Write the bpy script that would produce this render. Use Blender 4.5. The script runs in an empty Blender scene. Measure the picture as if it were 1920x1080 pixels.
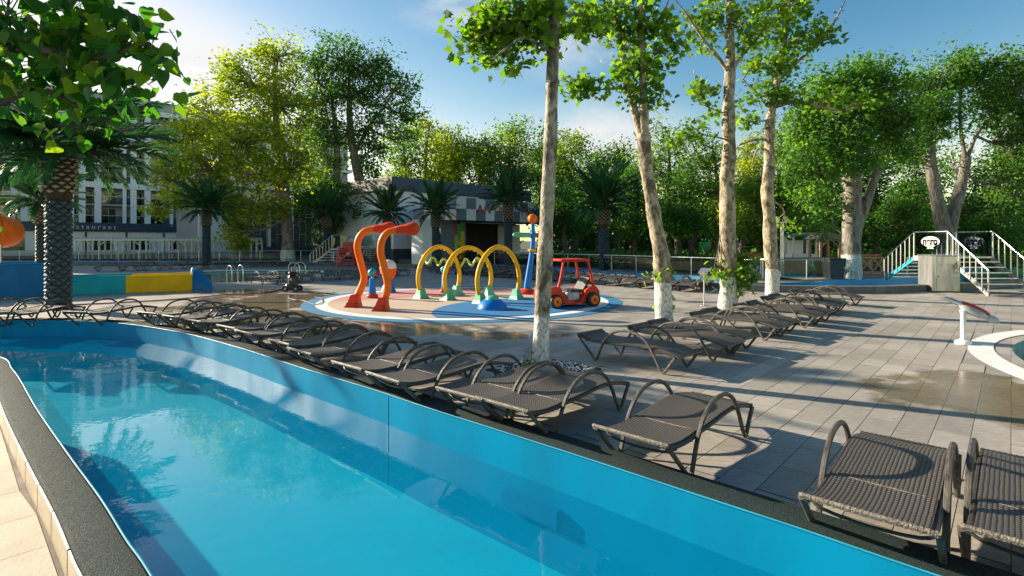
import bpy, math, random
import numpy as np
from mathutils import Vector, Matrix
from mathutils.geometry import delaunay_2d_cdt

random.seed(7)
rng = np.random.default_rng(7)
SC = bpy.context.scene
COL = SC.collection
R = math.radians

# ------------------------------------------------------------------ camera
CAMZ, F, HY = 2.0, 1000.0, 452.0
cd = bpy.data.cameras.new('camera')
cam = bpy.data.objects.new('camera', cd)
COL.objects.link(cam)
cam.location = (0, 0, CAMZ)
cam.rotation_euler = (R(90), 0, 0)
cd.sensor_width = 36.0
cd.lens = 36.0 * F / 1920.0
cd.shift_y = (HY - 540.0) / 1920.0
cd.clip_start = 0.05
cd.clip_end = 6000
SC.camera = cam

# ------------------------------------------------------------------ light
SUN_EL = 19.5
SUN_D = Vector((-0.905, 0.425, 0)).normalized() * math.cos(R(SUN_EL)) + Vector((0, 0, math.sin(R(SUN_EL))))
sd = bpy.data.lights.new('sun', 'SUN')
sd.energy = 5.0
sd.angle = R(0.55)
sd.color = (1.0, 0.86, 0.66)
sun = bpy.data.objects.new('sun', sd)
COL.objects.link(sun)
sun.rotation_euler = (-SUN_D).to_track_quat('-Z', 'Y').to_euler()
sun.location = (-30, 15, 20)

W = bpy.data.worlds.new('World')
SC.world = W
W.use_nodes = True
wn, wl = W.node_tree.nodes, W.node_tree.links
wn.clear()


def wnode(t, **k):
    n = wn.new(t)
    for a, b in k.items():
        setattr(n, a, b)
    return n


sky = wnode('ShaderNodeTexSky', sky_type='NISHITA', sun_disc=False)
sky.sun_elevation = R(SUN_EL)
sky.sun_rotation = math.atan2(SUN_D.x, SUN_D.y)
sky.air_density = 1.0
sky.dust_density = 0.35
sky.ozone_density = 1.6
bg = wnode('ShaderNodeBackground')
bg.inputs['Strength'].default_value = 0.125
wout = wnode('ShaderNodeOutputWorld')
tcw = wnode('ShaderNodeTexCoord')
mp = wnode('ShaderNodeMapping')
mp.inputs['Scale'].default_value = (2.2, 2.2, 6.0)
wl.new(tcw.outputs['Generated'], mp.inputs['Vector'])
nz = wnode('ShaderNodeTexNoise')
nz.inputs['Scale'].default_value = 1.7
nz.inputs['Detail'].default_value = 7
nz.inputs['Roughness'].default_value = 0.55
wl.new(mp.outputs['Vector'], nz.inputs['Vector'])
# cumulus banks low over the trees: each is a soft patch of sky direction broken up by noise
prev = None
for (cx, cy, rad, amt) in [(380, 130, 0.20, 1.0), (1115, 262, 0.17, .95), (1075, 95, 0.12, .6), (850, 8, 0.10, .8), (150, 190, .3, .8),
                           (-400, 200, .3, .8), (2300, 240, .2, .5), (2700, 120, .25, .5), (600, -420, .3, .5), (1500, -700, .35, .5)]:
    v = Vector(((cx - 960) / F, 1.0, -(cy - HY) / F)).normalized()
    sub = wnode('ShaderNodeVectorMath', operation='SUBTRACT')
    wl.new(tcw.outputs['Generated'], sub.inputs[0])
    sub.inputs[1].default_value = v
    sc = wnode('ShaderNodeVectorMath', operation='MULTIPLY')
    wl.new(sub.outputs[0], sc.inputs[0])
    sc.inputs[1].default_value = (1, 1, 2.3)
    ln = wnode('ShaderNodeVectorMath', operation='LENGTH')
    wl.new(sc.outputs[0], ln.inputs[0])
    mr = wnode('ShaderNodeMapRange', interpolation_type='SMOOTHSTEP')
    wl.new(ln.outputs['Value'], mr.inputs['Value'])
    mr.inputs['From Min'].default_value = 0.0
    mr.inputs['From Max'].default_value = rad * 1.35
    mr.inputs['To Min'].default_value = amt
    mr.inputs['To Max'].default_value = 0.0
    if prev is None:
        prev = mr.outputs['Result']
    else:
        mx = wnode('ShaderNodeMath', operation='MAXIMUM')
        wl.new(prev, mx.inputs[0])
        wl.new(mr.outputs['Result'], mx.inputs[1])
        prev = mx.outputs[0]
nm = wnode('ShaderNodeMapRange')
wl.new(nz.outputs['Fac'], nm.inputs['Value'])
nm.inputs['From Min'].default_value = 0.34
nm.inputs['From Max'].default_value = 0.50
nm.inputs['To Min'].default_value = 0.0
nm.inputs['To Max'].default_value = 1.0
mul = wnode('ShaderNodeMath', operation='MULTIPLY')
wl.new(prev, mul.inputs[0])
wl.new(nm.outputs['Result'], mul.inputs[1])
# grade of the clear sky, the same in every direction: deeper blue away from the sun
sep = wnode('ShaderNodeSeparateColor')
wl.new(sky.outputs['Color'], sep.inputs[0])
comb = wnode('ShaderNodeCombineColor')
for ch_, (tn_, pw_, kk_) in enumerate(((.60, 2.4, 3.9), (.83, 1.5, .81), (.92, 1.1, .56))):
    m1 = wnode('ShaderNodeMath', operation='MULTIPLY')
    wl.new(sep.outputs[ch_], m1.inputs[0])
    m1.inputs[1].default_value = tn_ * .287
    m2 = wnode('ShaderNodeMath', operation='POWER')
    wl.new(m1.outputs[0], m2.inputs[0])
    m2.inputs[1].default_value = pw_
    m3 = wnode('ShaderNodeMath', operation='MULTIPLY')
    wl.new(m2.outputs[0], m3.inputs[0])
    m3.inputs[1].default_value = kk_
    m4 = wnode('ShaderNodeMath', operation='MINIMUM')
    wl.new(m3.outputs[0], m4.inputs[0])
    m4.inputs[1].default_value = 2.2
    m5 = wnode('ShaderNodeMath', operation='DIVIDE')
    wl.new(m4.outputs[0], m5.inputs[0])
    m5.inputs[1].default_value = .287
    wl.new(m5.outputs[0], comb.inputs[ch_])
# the horizon never turns redder than white
cap = wnode('ShaderNodeMath', operation='MINIMUM')
g5 = [l.from_socket for l in W.node_tree.links if l.to_node == comb]
wl.new(g5[0], cap.inputs[0])
gs = wnode('ShaderNodeMath', operation='MULTIPLY')
wl.new(g5[1], gs.inputs[0])
gs.inputs[1].default_value = .93
wl.new(gs.outputs[0], cap.inputs[1])
wl.new(cap.outputs[0], comb.inputs[0])
mixc = wnode('ShaderNodeMixRGB')
wl.new(mul.outputs[0], mixc.inputs['Fac'])
wl.new(comb.outputs[0], mixc.inputs['Color1'])
mixc.inputs['Color2'].default_value = (2.85, 2.80, 2.78, 1)
wl.new(mixc.outputs['Color'], bg.inputs['Color'])
wl.new(bg.outputs[0], wout.inputs['Surface'])

SC.view_settings.view_transform = 'Standard'
SC.view_settings.look = 'None'
SC.view_settings.gamma = 1
SC.view_settings.exposure = 1.4
SC.cycles.max_bounces = 8
SC.cycles.transparent_max_bounces = 12
SC.cycles.caustics_reflective = False
SC.cycles.caustics_refractive = False

# ------------------------------------------------------------------ grid of the place
TH = R(43.1)
U = Vector((math.sin(TH), math.cos(TH), 0))     # along the tile joints, away from camera
V = Vector((math.cos(TH), -math.sin(TH), 0))    # across, to the right and towards the camera


def PX(px, py, d):
    return Vector(((px - 960) / F * d, d, CAMZ - (py - HY) / F * d))


def GR(px, py, z=0.0):
    d = (CAMZ - z) * F / (py - HY)
    return Vector(((px - 960) / F * d, d, z))


# ------------------------------------------------------------------ mesh helpers
class MB:
    def __init__(s):
        s.v, s.f, s.m = [], [], []
        s.cur = 0

    def add(s, vs, fs):
        b = len(s.v)
        s.v.extend([tuple(p) for p in vs])
        for f in fs:
            s.f.append(tuple(i + b for i in f))
            s.m.append(s.cur)
        return s

    def box(s, c, size, rz=0.0, mat=None):
        hx, hy, hz = size[0] / 2, size[1] / 2, size[2] / 2
        vs = [Vector((x, y, z)) for z in (-hz, hz) for x, y in ((-hx, -hy), (hx, -hy), (hx, hy), (-hx, hy))]
        M = mat if mat is not None else Matrix.Rotation(rz, 3, 'Z')
        c = Vector(c)
        vs = [M @ p + c for p in vs]
        return s.add(vs, [(3, 2, 1, 0), (4, 5, 6, 7), (0, 1, 5, 4), (1, 2, 6, 5), (2, 3, 7, 6), (3, 0, 4, 7)])

    def bbox(s, c, size, b=.01, rz=0.0, mat=None):
        """box with chamfered vertical and horizontal edges"""
        hx, hy, hz = size[0] / 2, size[1] / 2, size[2] / 2
        b = min(b, hx * .9, hy * .9, hz * .9)
        rings = []
        for z, q in ((-hz, b), (-hz + b, 0), (hz - b, 0), (hz, b)):
            rings.append([Vector((x, y, z)) for x, y in (
                (-hx + q, -hy + b + q * .0), (-hx + b, -hy + q), (hx - b, -hy + q), (hx - q, -hy + b), (hx - q, hy - b), (hx - b, hy - q), (-hx + b, hy - q), (-hx + q, hy - b))])
        M = mat if mat is not None else Matrix.Rotation(rz, 3, 'Z')
        c = Vector(c)
        vs = [M @ p + c for r in rings for p in r]
        fs = [tuple(range(7, -1, -1)), tuple(range(24, 32))]
        for k in range(3):
            for i in range(8):
                j = (i + 1) % 8
                fs.append((k * 8 + i, k * 8 + j, k * 8 + 8 + j, k * 8 + 8 + i))
        return s.add(vs, fs)

    def beam(s, a, b, w, h=None, up=(0, 0, 1)):
        a, b = Vector(a), Vector(b)
        d = b - a
        L = d.length
        x = d.normalized()
        upv = Vector(up)
        if abs(x.dot(upv)) > .98:
            upv = Vector((0, 1, 0))
        y = upv.cross(x).normalized()
        z = x.cross(y)
        M = Matrix((x, y, z)).transposed()
        return s.box((a + b) / 2, (L, w, h or w), mat=M)

    def tube(s, pts, rad, n=8, cap=True, closed=False):
        pts = [Vector(p) for p in pts]
        m = len(pts)
        rads = rad if hasattr(rad, '__len__') else [rad] * m
        tang = []
        for i in range(m):
            if closed:
                t = pts[(i + 1) % m] - pts[(i - 1) % m]
            else:
                t = pts[min(i + 1, m - 1)] - pts[max(i - 1, 0)]
            tang.append(t.normalized() if t.length > 1e-9 else Vector((0, 0, 1)))
        nrm = tang[0].orthogonal().normalized()
        vs = []
        for i in range(m):
            nrm = nrm - tang[i] * nrm.dot(tang[i])
            nrm = nrm.normalized() if nrm.length > 1e-6 else tang[i].orthogonal().normalized()
            bi = tang[i].cross(nrm)
            for k in range(n):
                a = 2 * math.pi * k / n
                vs.append(pts[i] + (nrm * math.cos(a) + bi * math.sin(a)) * rads[i])
        fs = []
        for i in range(m if closed else m - 1):
            for k in range(n):
                k2 = (k + 1) % n
                i2 = (i + 1) % m
                fs.append((i * n + k, i * n + k2, i2 * n + k2, i2 * n + k))
        if cap and not closed:
            fs.append(tuple(range(n - 1, -1, -1)))
            fs.append(tuple((m - 1) * n + k for k in range(n)))
        return s.add(vs, fs)

    def lathe(s, prof, n=16, c=(0, 0, 0), axis=None):
        c = Vector(c)
        M = Matrix.Identity(3)
        if axis is not None:
            M = Vector(axis).to_track_quat('Z', 'Y').to_matrix()
        vs = []
        for r, z in prof:
            for k in range(n):
                a = 2 * math.pi * k / n
                vs.append(M @ Vector((max(r, 1e-4) * math.cos(a), max(r, 1e-4) * math.sin(a), z)) + c)
        fs = []
        for i in range(len(prof) - 1):
            for k in range(n):
                k2 = (k + 1) % n
                fs.append((i * n + k, i * n + k2, (i + 1) * n + k2, (i + 1) * n + k))
        fs.append(tuple(range(n - 1, -1, -1)))
        fs.append(tuple((len(prof) - 1) * n + k for k in range(n)))
        return s.add(vs, fs)

    def ball(s, c, r, n=16, sc=(1, 1, 1), half=False):
        prof = []
        a0 = 0 if half else -90
        st = 7 if half else 11
        for i in range(st):
            a = R(a0 + (90 - a0) * i / (st - 1))
            prof.append((r * math.cos(a), r * math.sin(a)))
        b = len(s.v)
        s.lathe(prof, n)
        for i in range(b, len(s.v)):
            p = s.v[i]
            s.v[i] = (p[0] * sc[0] + c[0], p[1] * sc[1] + c[1], p[2] * sc[2] + c[2])
        return s

    def prism(s, poly, z0, z1):
        n = len(poly)
        vs = [(p[0], p[1], z0) for p in poly] + [(p[0], p[1], z1) for p in poly]
        fs = [tuple(range(n - 1, -1, -1)), tuple(range(n, 2 * n))]
        for i in range(n):
            j = (i + 1) % n
            fs.append((i, j, n + j, n + i))
        return s.add(vs, fs)

    def mesh(s, name, mats, smooth=False, org=(0, 0, 0)):
        me = bpy.data.meshes.new(name)
        o = Vector(org)
        vs = [(p[0] - o.x, p[1] - o.y, p[2] - o.z) for p in s.v] if o.length > 0 else s.v
        me.from_pydata(vs, [], s.f)
        for m in (mats if isinstance(mats, (list, tuple)) else [mats]):
            me.materials.append(m)
        if any(s.m):
            me.polygons.foreach_set('material_index', s.m)
        if smooth:
            me.polygons.foreach_set('use_smooth', [True] * len(me.polygons))
            if smooth != 'all':
                try:
                    me.set_sharp_from_angle(angle=R(40))
                except Exception:
                    pass
        me.update()
        return me

    def build(s, name, mats, parent=None, smooth=False, world=True):
        """world: the coordinates are world ones, parent is an unrotated Empty"""
        org = (0, 0, 0)
        if parent is not None and world:
            q, org = parent, Vector((0, 0, 0))
            while q is not None:
                org = org + q.location
                q = q.parent
        o = bpy.data.objects.new(name, s.mesh(name, mats, smooth, org))
        COL.objects.link(o)
        o.parent = parent
        return o


def obj(name, me, parent=None, loc=(0, 0, 0), rot=(0, 0, 0), scale=(1, 1, 1)):
    o = bpy.data.objects.new(name, me)
    COL.objects.link(o)
    o.parent = parent
    o.location = loc
    o.rotation_euler = rot
    o.scale = scale
    return o


def tag(o, label=None, cat=None, group=None, kind=None):
    if label:
        o['label'] = label
    if cat:
        o['category'] = cat
    if group:
        o['group'] = group
    if kind:
        o['kind'] = kind
    return o


def thing(name, label, cat, loc=(0, 0, 0), rz=0.0, group=None):
    o = bpy.data.objects.new(name, None)
    COL.objects.link(o)
    o.empty_display_size = .2
    o.location = loc
    o.rotation_euler = (0, 0, rz)
    return tag(o, label, cat, group)


def copy_tree(o, parent=None):
    c = o.copy()
    COL.objects.link(c)
    c.parent = parent
    for ch in list(KIDS.get(o.name, [])):
        copy_tree(ch, c)
    return c


KIDS = {}


def remember(root):
    KIDS[root.name] = [o for o in COL.objects if o.parent == root]
    for c in KIDS[root.name]:
        remember(c)


def ev(name, npts, closed=False):
    pass


def smooth_line(pts, n=8):
    """Catmull-Rom through the points"""
    P = [Vector(p) for p in pts]
    out = []
    for i in range(len(P) - 1):
        p0 = P[i - 1] if i > 0 else P[i] * 2 - P[i + 1]
        p1, p2 = P[i], P[i + 1]
        p3 = P[i + 2] if i + 2 < len(P) else P[i + 1] * 2 - P[i]
        for k in range(n):
            t = k / n
            out.append(.5 * ((2 * p1) + (p2 - p0) * t + (2 * p0 - 5 * p1 + 4 * p2 - p3) * t * t + (3 * p1 - p0 - 3 * p2 + p3) * t ** 3))
    out.append(P[-1])
    return out


def offset(line, d):
    """offset a ground polyline to its left by d"""
    out = []
    for i, p in enumerate(line):
        t = line[min(i + 1, len(line) - 1)] - line[max(i - 1, 0)]
        t = Vector((t.x, t.y, 0)).normalized()
        out.append(Vector((p.x - t.y * d, p.y + t.x * d, p.z)))
    return out


def inside(p, poly):
    x, y = p[0], p[1]
    c = False
    n = len(poly)
    j = n - 1
    for i in range(n):
        xi, yi, xj, yj = poly[i][0], poly[i][1], poly[j][0], poly[j][1]
        if (yi > y) != (yj > y) and x < (xj - xi) * (y - yi) / (yj - yi) + xi:
            c = not c
        j = i
    return c


def sheet(name, outer, holes, z, mat, kind='structure', parent=None):
    vs, es = [], []
    for loop in [outer] + list(holes):
        b = len(vs)
        n = len(loop)
        vs += [Vector((p[0], p[1])) for p in loop]
        es += [(b + i, b + (i + 1) % n) for i in range(n)]
    r = delaunay_2d_cdt(vs, es, [], 0, 1e-4)
    mb = MB()
    tri = []
    for f in r[2]:
        cx = sum(r[0][i].x for i in f) / len(f)
        cy = sum(r[0][i].y for i in f) / len(f)
        if inside((cx, cy), outer) and not any(inside((cx, cy), h) for h in holes):
            a, b2, c = [r[0][i] for i in f[:3]]
            cr = (b2.x - a.x) * (c.y - a.y) - (b2.y - a.y) * (c.x - a.x)
            tri.append(tuple(f) if cr > 0 else tuple(reversed(f)))
    mb.add([(p.x, p.y, z) for p in r[0]], tri)
    o = mb.build(name, mat, parent)
    if kind:
        o['kind'] = kind
    return o


def strip(mb, line, prof, closed=False):
    """sweep a profile [(offset to the left, z)] along a ground line"""
    offs = {}
    n = len(line)
    rows = []
    for d, z in prof:
        L = offset(line, d)
        rows.append([(p.x, p.y, z) for p in L])
    b = []
    for i in range(n):
        for r in rows:
            b.append(r[i])
    k = len(prof)
    fs = []
    for i in range(n - 1):
        for j in range(k - 1):
            fs.append((i * k + j, i * k + j + 1, (i + 1) * k + j + 1, (i + 1) * k + j))
    mb.add(b, fs)
    return mb


# ------------------------------------------------------------------ materials
def newmat(name):
    m = bpy.data.materials.new(name)
    m.use_nodes = True
    nt = m.node_tree
    p = nt.nodes['Principled BSDF']
    return m, nt, p


def nd(nt, t, ins=None, **k):
    n = nt.nodes.new(t)
    for a, b in k.items():
        setattr(n, a, b)
    for a, b in (ins or {}).items():
        if hasattr(b, 'is_linked') or isinstance(b, bpy.types.NodeSocket):
            nt.links.new(b, n.inputs[a])
        else:
            n.inputs[a].default_value = b
    return n


def c4(c):
    return (c[0], c[1], c[2], 1.0)


def simple(name, col, rough=.5, metal=0.0, var=.18, vscale=3.0, bump=0.0, bscale=40.0, spec=.5, coat=0.0, col2=None, streak=None):
    m, nt, p = newmat(name)
    tc = nd(nt, 'ShaderNodeTexCoord')
    vec = tc.outputs['Object']
    if streak:
        mpn = nd(nt, 'ShaderNodeMapping', {'Vector': vec, 'Scale': streak})
        vec = mpn.outputs[0]
    n1 = nd(nt, 'ShaderNodeTexNoise', {'Vector': vec, 'Scale': vscale, 'Detail': 5.0, 'Roughness': .6})
    c2 = col2 or tuple(x * (1 - var) for x in col)
    c1 = col if col2 else tuple(min(1, x * (1 + var * .6)) for x in col)
    mr = nd(nt, 'ShaderNodeMapRange', {'Value': n1.outputs['Fac'], 'From Min': .3, 'From Max': .7})
    mx = nd(nt, 'ShaderNodeMixRGB', {'Fac': mr.outputs[0], 'Color1': c4(c1), 'Color2': c4(c2)})
    nt.links.new(mx.outputs[0], p.inputs['Base Color'])
    rr = nd(nt, 'ShaderNodeMapRange', {'Value': n1.outputs['Fac'], 'From Min': .3, 'From Max': .7, 'To Min': max(.02, rough - .08), 'To Max': min(1, rough + .1)})
    nt.links.new(rr.outputs[0], p.inputs['Roughness'])
    p.inputs['Metallic'].default_value = metal
    p.inputs['Specular IOR Level'].default_value = spec
    p.inputs['Coat Weight'].default_value = coat
    p.inputs['Coat Roughness'].default_value = .12
    if bump > 0:
        n2 = nd(nt, 'ShaderNodeTexNoise', {'Vector': vec, 'Scale': bscale, 'Detail': 4.0})
        bp = nd(nt, 'ShaderNodeBump', {'Height': n2.outputs['Fac'], 'Strength': bump, 'Distance': .02})
        nt.links.new(bp.outputs[0], p.inputs['Normal'])
    return m


def leafmat(name, cd_, cm, cl, trans=.45, rand=False, rough=.5):
    m, nt, p = newmat(name)
    if rand:
        fac = nd(nt, 'ShaderNodeObjectInfo').outputs['Random']
    else:
        fac = nd(nt, 'ShaderNodeAttribute', attribute_name='tint').outputs['Fac']
    cr = nd(nt, 'ShaderNodeValToRGB', {'Fac': fac})
    e = cr.color_ramp.elements
    e[0].color, e[0].position = c4(cd_), 0.0
    e[1].color, e[1].position = c4(cl), 1.0
    q = e.new(.5)
    q.color = c4(cm)
    nt.links.new(cr.outputs[0], p.inputs['Base Color'])
    p.inputs['Roughness'].default_value = rough
    p.inputs['Specular IOR Level'].default_value = .35
    hs = nd(nt, 'ShaderNodeMixRGB', {'Fac': 1.0, 'Color1': cr.outputs[0], 'Color2': (1.55, 1.75, .6, 1)}, blend_type='MULTIPLY')
    tr = nd(nt, 'ShaderNodeBsdfTranslucent', {'Color': hs.outputs[0]})
    mx = nd(nt, 'ShaderNodeMixShader', {'Fac': trans})
    nt.links.new(p.outputs[0], mx.inputs[1])
    nt.links.new(tr.outputs[0], mx.inputs[2])
    nt.links.new(mx.outputs[0], nt.nodes['Material Output'].inputs['Surface'])
    return m


def schlick(nt, inc, nrm, f0):
    dt = nd(nt, 'ShaderNodeVectorMath', {0: inc, 1: nrm}, operation='DOT_PRODUCT')
    ab = nd(nt, 'ShaderNodeMath', {0: dt.outputs['Value']}, operation='ABSOLUTE')
    iv = nd(nt, 'ShaderNodeMath', {0: 1.0, 1: ab.outputs[0]}, operation='SUBTRACT', use_clamp=True)
    pw = nd(nt, 'ShaderNodeMath', {0: iv.outputs[0], 1: 5.0}, operation='POWER')
    return nd(nt, 'ShaderNodeMath', {0: pw.outputs[0], 1: 1 - f0, 2: f0}, operation='MULTIPLY_ADD')


def watermat(name, tintc, scale=2.0, strength=.12, dist=.05, rough=.0, body=0.0):
    m, nt, p = newmat(name)
    nt.nodes.remove(p)
    geo = nd(nt, 'ShaderNodeNewGeometry')
    mpn = nd(nt, 'ShaderNodeMapping', {'Vector': geo.outputs['Position'], 'Scale': (1, 1, 1)})
    n1 = nd(nt, 'ShaderNodeTexNoise', {'Vector': mpn.outputs[0], 'Scale': scale, 'Detail': 3.0, 'Roughness': .5, 'Distortion': .6})
    n2 = nd(nt, 'ShaderNodeTexNoise', {'Vector': mpn.outputs[0], 'Scale': scale * 6.5, 'Detail': 2.0})
    ad = nd(nt, 'ShaderNodeMath', {0: n2.outputs['Fac'], 1: .13, 2: n1.outputs['Fac']}, operation='MULTIPLY_ADD')
    bp = nd(nt, 'ShaderNodeBump', {'Height': ad.outputs[0], 'Strength': strength, 'Distance': dist})
    fr = schlick(nt, geo.outputs['Incoming'], bp.outputs[0], .022)
    tr = nd(nt, 'ShaderNodeBsdfTransparent', {'Color': c4(tintc)})
    gl = nd(nt, 'ShaderNodeBsdfGlossy', {'Color': (1, 1, 1, 1), 'Roughness': rough, 'Normal': bp.outputs[0]})
    mx = nd(nt, 'ShaderNodeMixShader', {'Fac': fr.outputs[0]})
    low = tr.outputs[0]
    if body > 0:
        # light scattered back by the water itself
        df = nd(nt, 'ShaderNodeBsdfDiffuse', {'Color': (.001, .36, .60, 1)})
        tl = nd(nt, 'ShaderNodeBsdfTranslucent', {'Color': (.001, .36, .60, 1)})
        m2 = nd(nt, 'ShaderNodeMixShader', {'Fac': .4})
        nt.links.new(df.outputs[0], m2.inputs[1])
        nt.links.new(tl.outputs[0], m2.inputs[2])
        m3 = nd(nt, 'ShaderNodeMixShader', {'Fac': body})
        nt.links.new(tr.outputs[0], m3.inputs[1])
        nt.links.new(m2.outputs[0], m3.inputs[2])
        low = m3.outputs[0]
    nt.links.new(low, mx.inputs[1])
    nt.links.new(gl.outputs[0], mx.inputs[2])
    nt.links.new(mx.outputs[0], nt.nodes['Material Output'].inputs['Surface'])
    return m


def glassmat(name, col=(.8, .9, .92), ior=1.45, rough=0.0):
    m, nt, p = newmat(name)
    nt.nodes.remove(p)
    geo = nd(nt, 'ShaderNodeNewGeometry')
    fr = schlick(nt, geo.outputs['Incoming'], geo.outputs['Normal'], .04)
    tr = nd(nt, 'ShaderNodeBsdfTransparent', {'Color': c4(col)})
    gl = nd(nt, 'ShaderNodeBsdfGlossy', {'Color': (1, 1, 1, 1), 'Roughness': rough})
    mx = nd(nt, 'ShaderNodeMixShader', {'Fac': fr.outputs[0]})
    nt.links.new(tr.outputs[0], mx.inputs[1])
    nt.links.new(gl.outputs[0], mx.inputs[2])
    nt.links.new(mx.outputs[0], nt.nodes['Material Output'].inputs['Surface'])
    return m


TW, TL = .30, .60      # deck tile: across v, along u


def tilemat(name, wet=True):
    m, nt, p = newmat(name)
    geo = nd(nt, 'ShaderNodeNewGeometry')
    pos = geo.outputs['Position']
    da = nd(nt, 'ShaderNodeVectorMath', {0: pos, 1: tuple(U)}, operation='DOT_PRODUCT')
    db = nd(nt, 'ShaderNodeVectorMath', {0: pos, 1: tuple(V)}, operation='DOT_PRODUCT')
    M_ = lambda op, *a: nd(nt, 'ShaderNodeMath', dict(enumerate(a)), operation=op).outputs[0]
    row = M_('FLOOR', M_('DIVIDE', db.outputs['Value'], TW))
    off = M_('MULTIPLY', M_('MODULO', M_('ABSOLUTE', row), 2.0), TL * .5)
    aa = M_('DIVIDE', M_('ADD', da.outputs['Value'], off), TL)
    cell = M_('FLOOR', aa)
    cv = nd(nt, 'ShaderNodeCombineXYZ', {0: row, 1: cell, 2: 0.0})
    wnz = nd(nt, 'ShaderNodeTexWhiteNoise', {'Vector': cv.outputs[0]}, noise_dimensions='3D')
    fb = M_('FRACT', M_('DIVIDE', db.outputs['Value'], TW))
    fa = M_('FRACT', aa)
    eb = M_('MULTIPLY', M_('MINIMUM', fb, M_('SUBTRACT', 1.0, fb)), TW)
    ea = M_('MULTIPLY', M_('MINIMUM', fa, M_('SUBTRACT', 1.0, fa)), TL)
    edge = M_('MINIMUM', ea, eb)
    joint = nd(nt, 'ShaderNodeMapRange', {'Value': edge, 'From Min': .0022, 'From Max': .0042, 'To Min': 1.0, 'To Max': 0.0}).outputs[0]
    n1 = nd(nt, 'ShaderNodeTexNoise', {'Vector': pos, 'Scale': .55, 'Detail': 6.0, 'Roughness': .6})
    mp2 = nd(nt, 'ShaderNodeMapping', {'Vector': pos, 'Rotation': (0, 0, -R(45)), 'Scale': (1.0, 4.0, 1.0)})
    n2 = nd(nt, 'ShaderNodeTexNoise', {'Vector': mp2.outputs[0], 'Scale': 7.0, 'Detail': 6.0, 'Roughness': .65})
    n3 = nd(nt, 'ShaderNodeTexNoise', {'Vector': pos, 'Scale': 120.0, 'Detail': 3.0})
    base = nd(nt, 'ShaderNodeValToRGB', {'Fac': wnz.outputs['Value']})
    e = base.color_ramp.elements
    e[0].color, e[1].color = (.295, .268, .238, 1), (.410, .375, .330, 1)
    q = e.new(.55)
    q.color = (.352, .322, .285, 1)
    v2 = nd(nt, 'ShaderNodeMapRange', {'Value': n2.outputs['Fac'], 'From Min': .3, 'From Max': .72, 'To Min': .74, 'To Max': 1.16}).outputs[0]
    v1 = nd(nt, 'ShaderNodeMapRange', {'Value': n1.outputs['Fac'], 'From Min': .3, 'From Max': .7, 'To Min': .84, 'To Max': 1.1}).outputs[0]
    v3 = nd(nt, 'ShaderNodeMapRange', {'Value': n3.outputs['Fac'], 'From Min': .3, 'From Max': .7, 'To Min': .9, 'To Max': 1.08}).outputs[0]
    vv = M_('MULTIPLY', M_('MULTIPLY', v1, v2), v3)
    vc = nd(nt, 'ShaderNodeCombineXYZ', {0: vv, 1: vv, 2: vv})
    c1 = nd(nt, 'ShaderNodeMixRGB', {'Fac': 1.0, 'Color1': base.outputs[0], 'Color2': vc.outputs[0]}, blend_type='MULTIPLY')
    c2 = nd(nt, 'ShaderNodeMixRGB', {'Fac': M_('MULTIPLY', joint, .8), 'Color1': c1.outputs[0], 'Color2': (.05, .045, .04, 1)})
    # wet patches left by the water games and the pressure washer
    wetf = None
    nw = nd(nt, 'ShaderNodeTexNoise', {'Vector': pos, 'Scale': 1.1, 'Detail': 4.0, 'Roughness': .55})
    for (cx, cy, rx, ry) in [(5.85, 6.75, 1.25, 1.15), (6.6, 7.5, .8, .9), (-8.2, 17.5, 2.6, 3.6), (-5.9, 14.0, 1.8, 2.0), (-2.9, 12.2, 2.9, .95), (-.1, 11.3, 1.2, .5), (-7, 12.9, 2.0, .6), (-10.5, 21, 3, 1.2)]:
        sb = nd(nt, 'ShaderNodeVectorMath', {0: pos, 1: (cx, cy, 0)}, operation='SUBTRACT')
        dv = nd(nt, 'ShaderNodeVectorMath', {0: sb.outputs[0], 1: (1 / rx, 1 / ry, 0)}, operation='MULTIPLY')
        ln_ = nd(nt, 'ShaderNodeVectorMath', {0: dv.outputs[0]}, operation='LENGTH')
        a_ = M_('ADD', ln_.outputs['Value'], M_('MULTIPLY', M_('SUBTRACT', nw.outputs['Fac'], .5), 2.4))
        b_ = nd(nt, 'ShaderNodeMapRange', {'Value': a_, 'From Min': .80, 'From Max': 1.06, 'To Min': 1.0, 'To Max': 0.0}).outputs[0]
        wetf = b_ if wetf is None else M_('MAXIMUM', wetf, b_)
    c3 = nd(nt, 'ShaderNodeMixRGB', {'Fac': wetf, 'Color1': c2.outputs[0], 'Color2': (.45, .40, .33, 1)})
    c3 = nd(nt, 'ShaderNodeMixRGB', {'Fac': wetf, 'Color1': c2.outputs[0]}, blend_type='MULTIPLY')
    c3.inputs['Color2'].default_value = (.60, .52, .42, 1)
    nt.links.new(c3.outputs[0], p.inputs['Base Color'])
    rr = nd(nt, 'ShaderNodeMapRange', {'Value': n2.outputs['Fac'], 'To Min': .48, 'To Max': .72}).outputs[0]
    rw = M_('ADD', M_('MULTIPLY', rr, M_('SUBTRACT', 1.0, wetf)), M_('MULTIPLY', wetf, .16))
    nt.links.new(rw, p.inputs['Roughness'])
    p.inputs['Specular IOR Level'].default_value = .4
    hgt = M_('ADD', M_('MULTIPLY', n3.outputs['Fac'], .3), n2.outputs['Fac'])
    dry = M_('SUBTRACT', 1.0, M_('MULTIPLY', wetf, .85))
    bp = nd(nt, 'ShaderNodeBump', {'Height': hgt, 'Strength': M_('MULTIPLY', dry, .22), 'Distance': .006})
    nt.links.new(bp.outputs[0], p.inputs['Normal'])
    return m


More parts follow.
